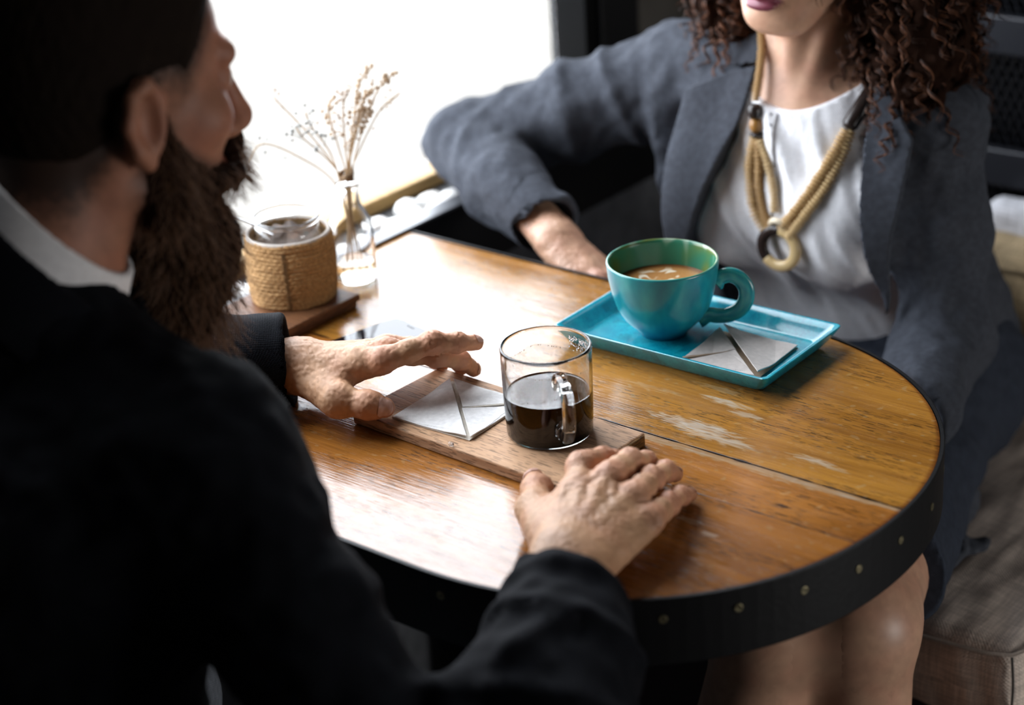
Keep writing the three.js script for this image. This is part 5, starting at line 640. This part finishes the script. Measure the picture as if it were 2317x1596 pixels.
  part('skirt', boxUV(skin(skirt, [-0.36, 0.42, -0.82], [0.26, 0.68, -0.16], 0.0075)), navy, wom, 'dark blue-grey skirt');
  part('blazer_tail', boxUV(skin(bump(U(0.012, ell([0.128, 0.478, -0.385], [0.03, 0.008, 0.05], [0, 0.5, 0.2]), ell([0.15, 0.474, -0.41], [0.014, 0.006, 0.03], [0, -0.4, 0.1]), ell([0.1, 0.5, -0.44], [0.04, 0.03, 0.05])), (x, y, z) => 0.002 * n3(x * 50, y * 30, z * 50)), [0.04, 0.44, -0.51], [0.19, 0.55, -0.31], 0.004)), grey, wom);
  for (const k of ['R', 'L']) part('shoe', boxUV(skin(U(0.015, cap(add3(foot[k], [0, -0.035, -0.03]), add3(foot[k], [0, -0.062, 0.13]), 0.03, 0.022)), [foot[k][0] - 0.05, 0.0, foot[k][2] - 0.08], [foot[k][0] + 0.05, 0.1, foot[k][2] + 0.18], 0.006)), M.blackMetal, wom);
  // hair
  const mass = U(0.03, local(U(0.02, ell([0, 0.055, 0.02], [0.098, 0.105, 0.108]))), ell([-0.215, 1.04, -0.555], [0.05, 0.105, 0.065]), ell([-0.2, 0.995, -0.545], [0.046, 0.055, 0.05]), ell([-0.01, 1.03, -0.565], [0.062, 0.11, 0.07]), ell([0.006, 0.955, -0.545], [0.05, 0.06, 0.055]), ell([-0.115, 1.03, -0.605], [0.1, 0.13, 0.06]));
  const faceHole = local(U(0.02, ell([0, -0.02, -0.09], [0.062, 0.1, 0.06]), ell([0, -0.11, -0.06], [0.055, 0.08, 0.08]))), hairF = SUB(0.01, (x, y, z) => mass(x, y, z) + 0.012 * n3(x * 26, y * 22, z * 26) + 0.006 * n3(x * 70, y * 60, z * 70), faceHole);
  const hg = skin(hairF, [-0.33, 0.85, -0.72], [0.12, 1.3, -0.4], 0.0065);
  part('hair', boxUV(hg.clone()), phys({ color: lin(0.016, 0.0065, 0.0035), roughness: 0.95, specularIntensity: 0.15 }), wom);
  const r = rng(91), hp = hg.attributes.position, hn = hg.attributes.normal, curls = [[], []];
  for (let i = 0; i < 620; i++) { const k = Math.floor(r() * hp.count), p = [hp.getX(k), hp.getY(k), hp.getZ(k)], n = [hn.getX(k), hn.getY(k), hn.getZ(k)]; if (p[1] > 1.16 || faceHole(...p) < 0.008) continue; const L = 0.04 + 0.045 * r(), R = 0.0035 + 0.004 * r(), turns = 2 + 2.5 * r(), ph = r() * 6.28, dir = norm3([n[0] * 0.5 + (r() - 0.5) * 0.5, -0.9, n[2] * 0.4 + (r() - 0.5) * 0.4]); const s = norm3(cross3(dir, [0.3, 0.1, 1])), u = cross3(s, dir), base = add3(p, n, -0.004);
    for (let q = 0; q < 5; q++) { const o = [(r() - 0.5) * 0.004, (r() - 0.5) * 0.004, (r() - 0.5) * 0.004], pts = []; for (let j = 0; j <= 20; j++) { const t = j / 20, a = ph + t * turns * 6.283 + q * 0.25; pts.push(add3(add3(add3(add3(base, o), dir, L * t), s, R * Math.cos(a) * (0.5 + 0.5 * t)), u, R * Math.sin(a) * (0.5 + 0.5 * t))); } curls[r() < 0.45 ? 1 : 0].push(pts); } }
  part('curls', strands(curls[0], 0.00085, 3), phys({ color: lin(0.03, 0.0115, 0.006), roughness: 0.55, specularIntensity: 0.5 }), wom, 'dark brown curls', 'stuff');
  part('curls', strands(curls[1], 0.0008, 3), phys({ color: lin(0.13, 0.048, 0.02), roughness: 0.55, specularIntensity: 0.5 }), wom, 'reddish brown curls', 'stuff');
  // necklace
  const front = (x, y, lift = 0.004) => { let z = -0.36; for (let i = 0; i < 60; i++) { const d = Math.min(blouse0(x, y, z), headW(x, y, z)); if (d < 0.0004 || z < -0.53) break; z -= clamp(d * 0.7, 0.0003, 0.02); } return [x, y, z + lift]; };
  const nk = thing('necklace', 'chunky necklace of tan disc beads with a large horn ring on the white blouse', 'necklace', [0, 0, 0]);
  const tan = [[0.5, 0.33, 0.15], [0.42, 0.26, 0.11], [0.56, 0.4, 0.2]].map((c) => std({ color: lin(...c), roughness: 0.5 })), dark = phys({ color: lin(0.02, 0.013, 0.011), roughness: 0.25 }), amber = phys({ color: lin(0.32, 0.15, 0.035), roughness: 0.3 });
  const strand = (pts, R, gap, m, lift = 0.005, bow = 0.003) => { const c = curve(pts.map(([x, y]) => front(x, y, lift))), n = Math.floor(c.getLength() / gap), g0 = new THREE.SphereGeometry(1, 12, 7), gs = []; for (let i = 0; i < n; i++) { const t = (i + 0.5) / n, p = c.getPointAt(t), T = c.getTangentAt(t), k = 1 + 0.1 * n3(i * 0.7, R * 900, 1), q = g0.clone(); q.scale(R * k, gap * 0.5, R * k); q.applyQuaternion(new THREE.Quaternion().setFromUnitVectors(V(0, 1, 0), T)); q.translate(p.x, p.y, p.z); gs.push(q); } part('bead_strand', merge(gs), m, nk, undefined, 'stuff'); };
  const rod = (a, b, R, m, label) => { const A = front(...a, R), B = front(...b, R), L = D3(A, B), g = lathe([[0.0003, -L / 2], [R * 0.7, -L / 2], [R, -L / 2 + R * 0.5], [R * 1.04, 0], [R, L / 2 - R * 0.5], [R * 0.7, L / 2], [0.0003, L / 2]], 20); g.applyQuaternion(new THREE.Quaternion().setFromUnitVectors(V(0, 1, 0), V(...norm3(add3(B, A, -1))))); g.translate(...mix3(A, B, 0.5)); part('long_bead', g, m, nk, label); };
  strand([[-0.165, 0.985], [-0.153, 0.955], [-0.1475, 0.925], [-0.1455, 0.906]], 0.0052, 0.0036, tan[1]);
  rod([-0.1455, 0.9035], [-0.1445, 0.888], 0.0072, dark, 'dark brown bead'); rod([-0.1445, 0.887], [-0.143, 0.873], 0.0066, amber, 'amber bead'); rod([-0.143, 0.8725], [-0.1425, 0.868], 0.007, dark, 'dark brown bead');
  strand([[-0.145, 0.867], [-0.148, 0.84], [-0.146, 0.815], [-0.135, 0.785], [-0.119, 0.766]], 0.0064, 0.0043, tan[0], 0.006); strand([[-0.141, 0.866], [-0.137, 0.84], [-0.135, 0.81], [-0.125, 0.785], [-0.112, 0.77]], 0.0056, 0.0042, tan[1], 0.006); strand([[-0.138, 0.865], [-0.128, 0.845], [-0.1175, 0.815], [-0.112, 0.79]], 0.0052, 0.0041, tan[2], 0.006);
  strand([[-0.022, 0.985], [-0.0255, 0.96], [-0.031, 0.927]], 0.0056, 0.0036, amber); rod([-0.031, 0.926], [-0.041, 0.888], 0.0088, dark, 'long black bead');
  strand([[-0.0425, 0.886], [-0.052, 0.858], [-0.069, 0.822], [-0.089, 0.789], [-0.101, 0.776]], 0.0066, 0.0044, tan[0], 0.006); strand([[-0.0385, 0.885], [-0.043, 0.858], [-0.056, 0.822], [-0.075, 0.79], [-0.09, 0.768]], 0.0058, 0.0042, tan[2], 0.006); strand([[-0.0405, 0.884], [-0.048, 0.856], [-0.063, 0.82], [-0.083, 0.787], [-0.094, 0.772]], 0.0052, 0.0041, tan[1], 0.004);
  const RC = front(-0.103, 0.7525, 0.006), horn = (a0, a1, m, label) => { const pts = [...Array(13)].map((_, i) => { const a = lerp(a0, a1, i / 12); return [RC[0] + 0.021 * Math.cos(a), RC[1] + 0.021 * Math.sin(a), RC[2] - 0.1 * 0.0]; }); part('horn_ring', sweep(pts, ring(16, 0.0062, 0.0048, 2.4), 1, 40, [0, 0.01, 1]), m, nk, label); };
  horn(1.5, 3.9, dark, 'dark half of the horn ring'); horn(-2.4, 1.51, phys({ color: lin(0.55, 0.4, 0.2), roughness: 0.25 }), 'pale half of the horn ring');
  part('loop', new THREE.TorusGeometry(0.009, 0.0036, 10, 30).rotateX(0.6).translate(...front(-0.103, 0.778, 0.009)), phys({ color: lin(0.72, 0.62, 0.46), roughness: 0.3 }), nk, 'pale ivory coloured loop');
}

renderer.render(scene, camera);
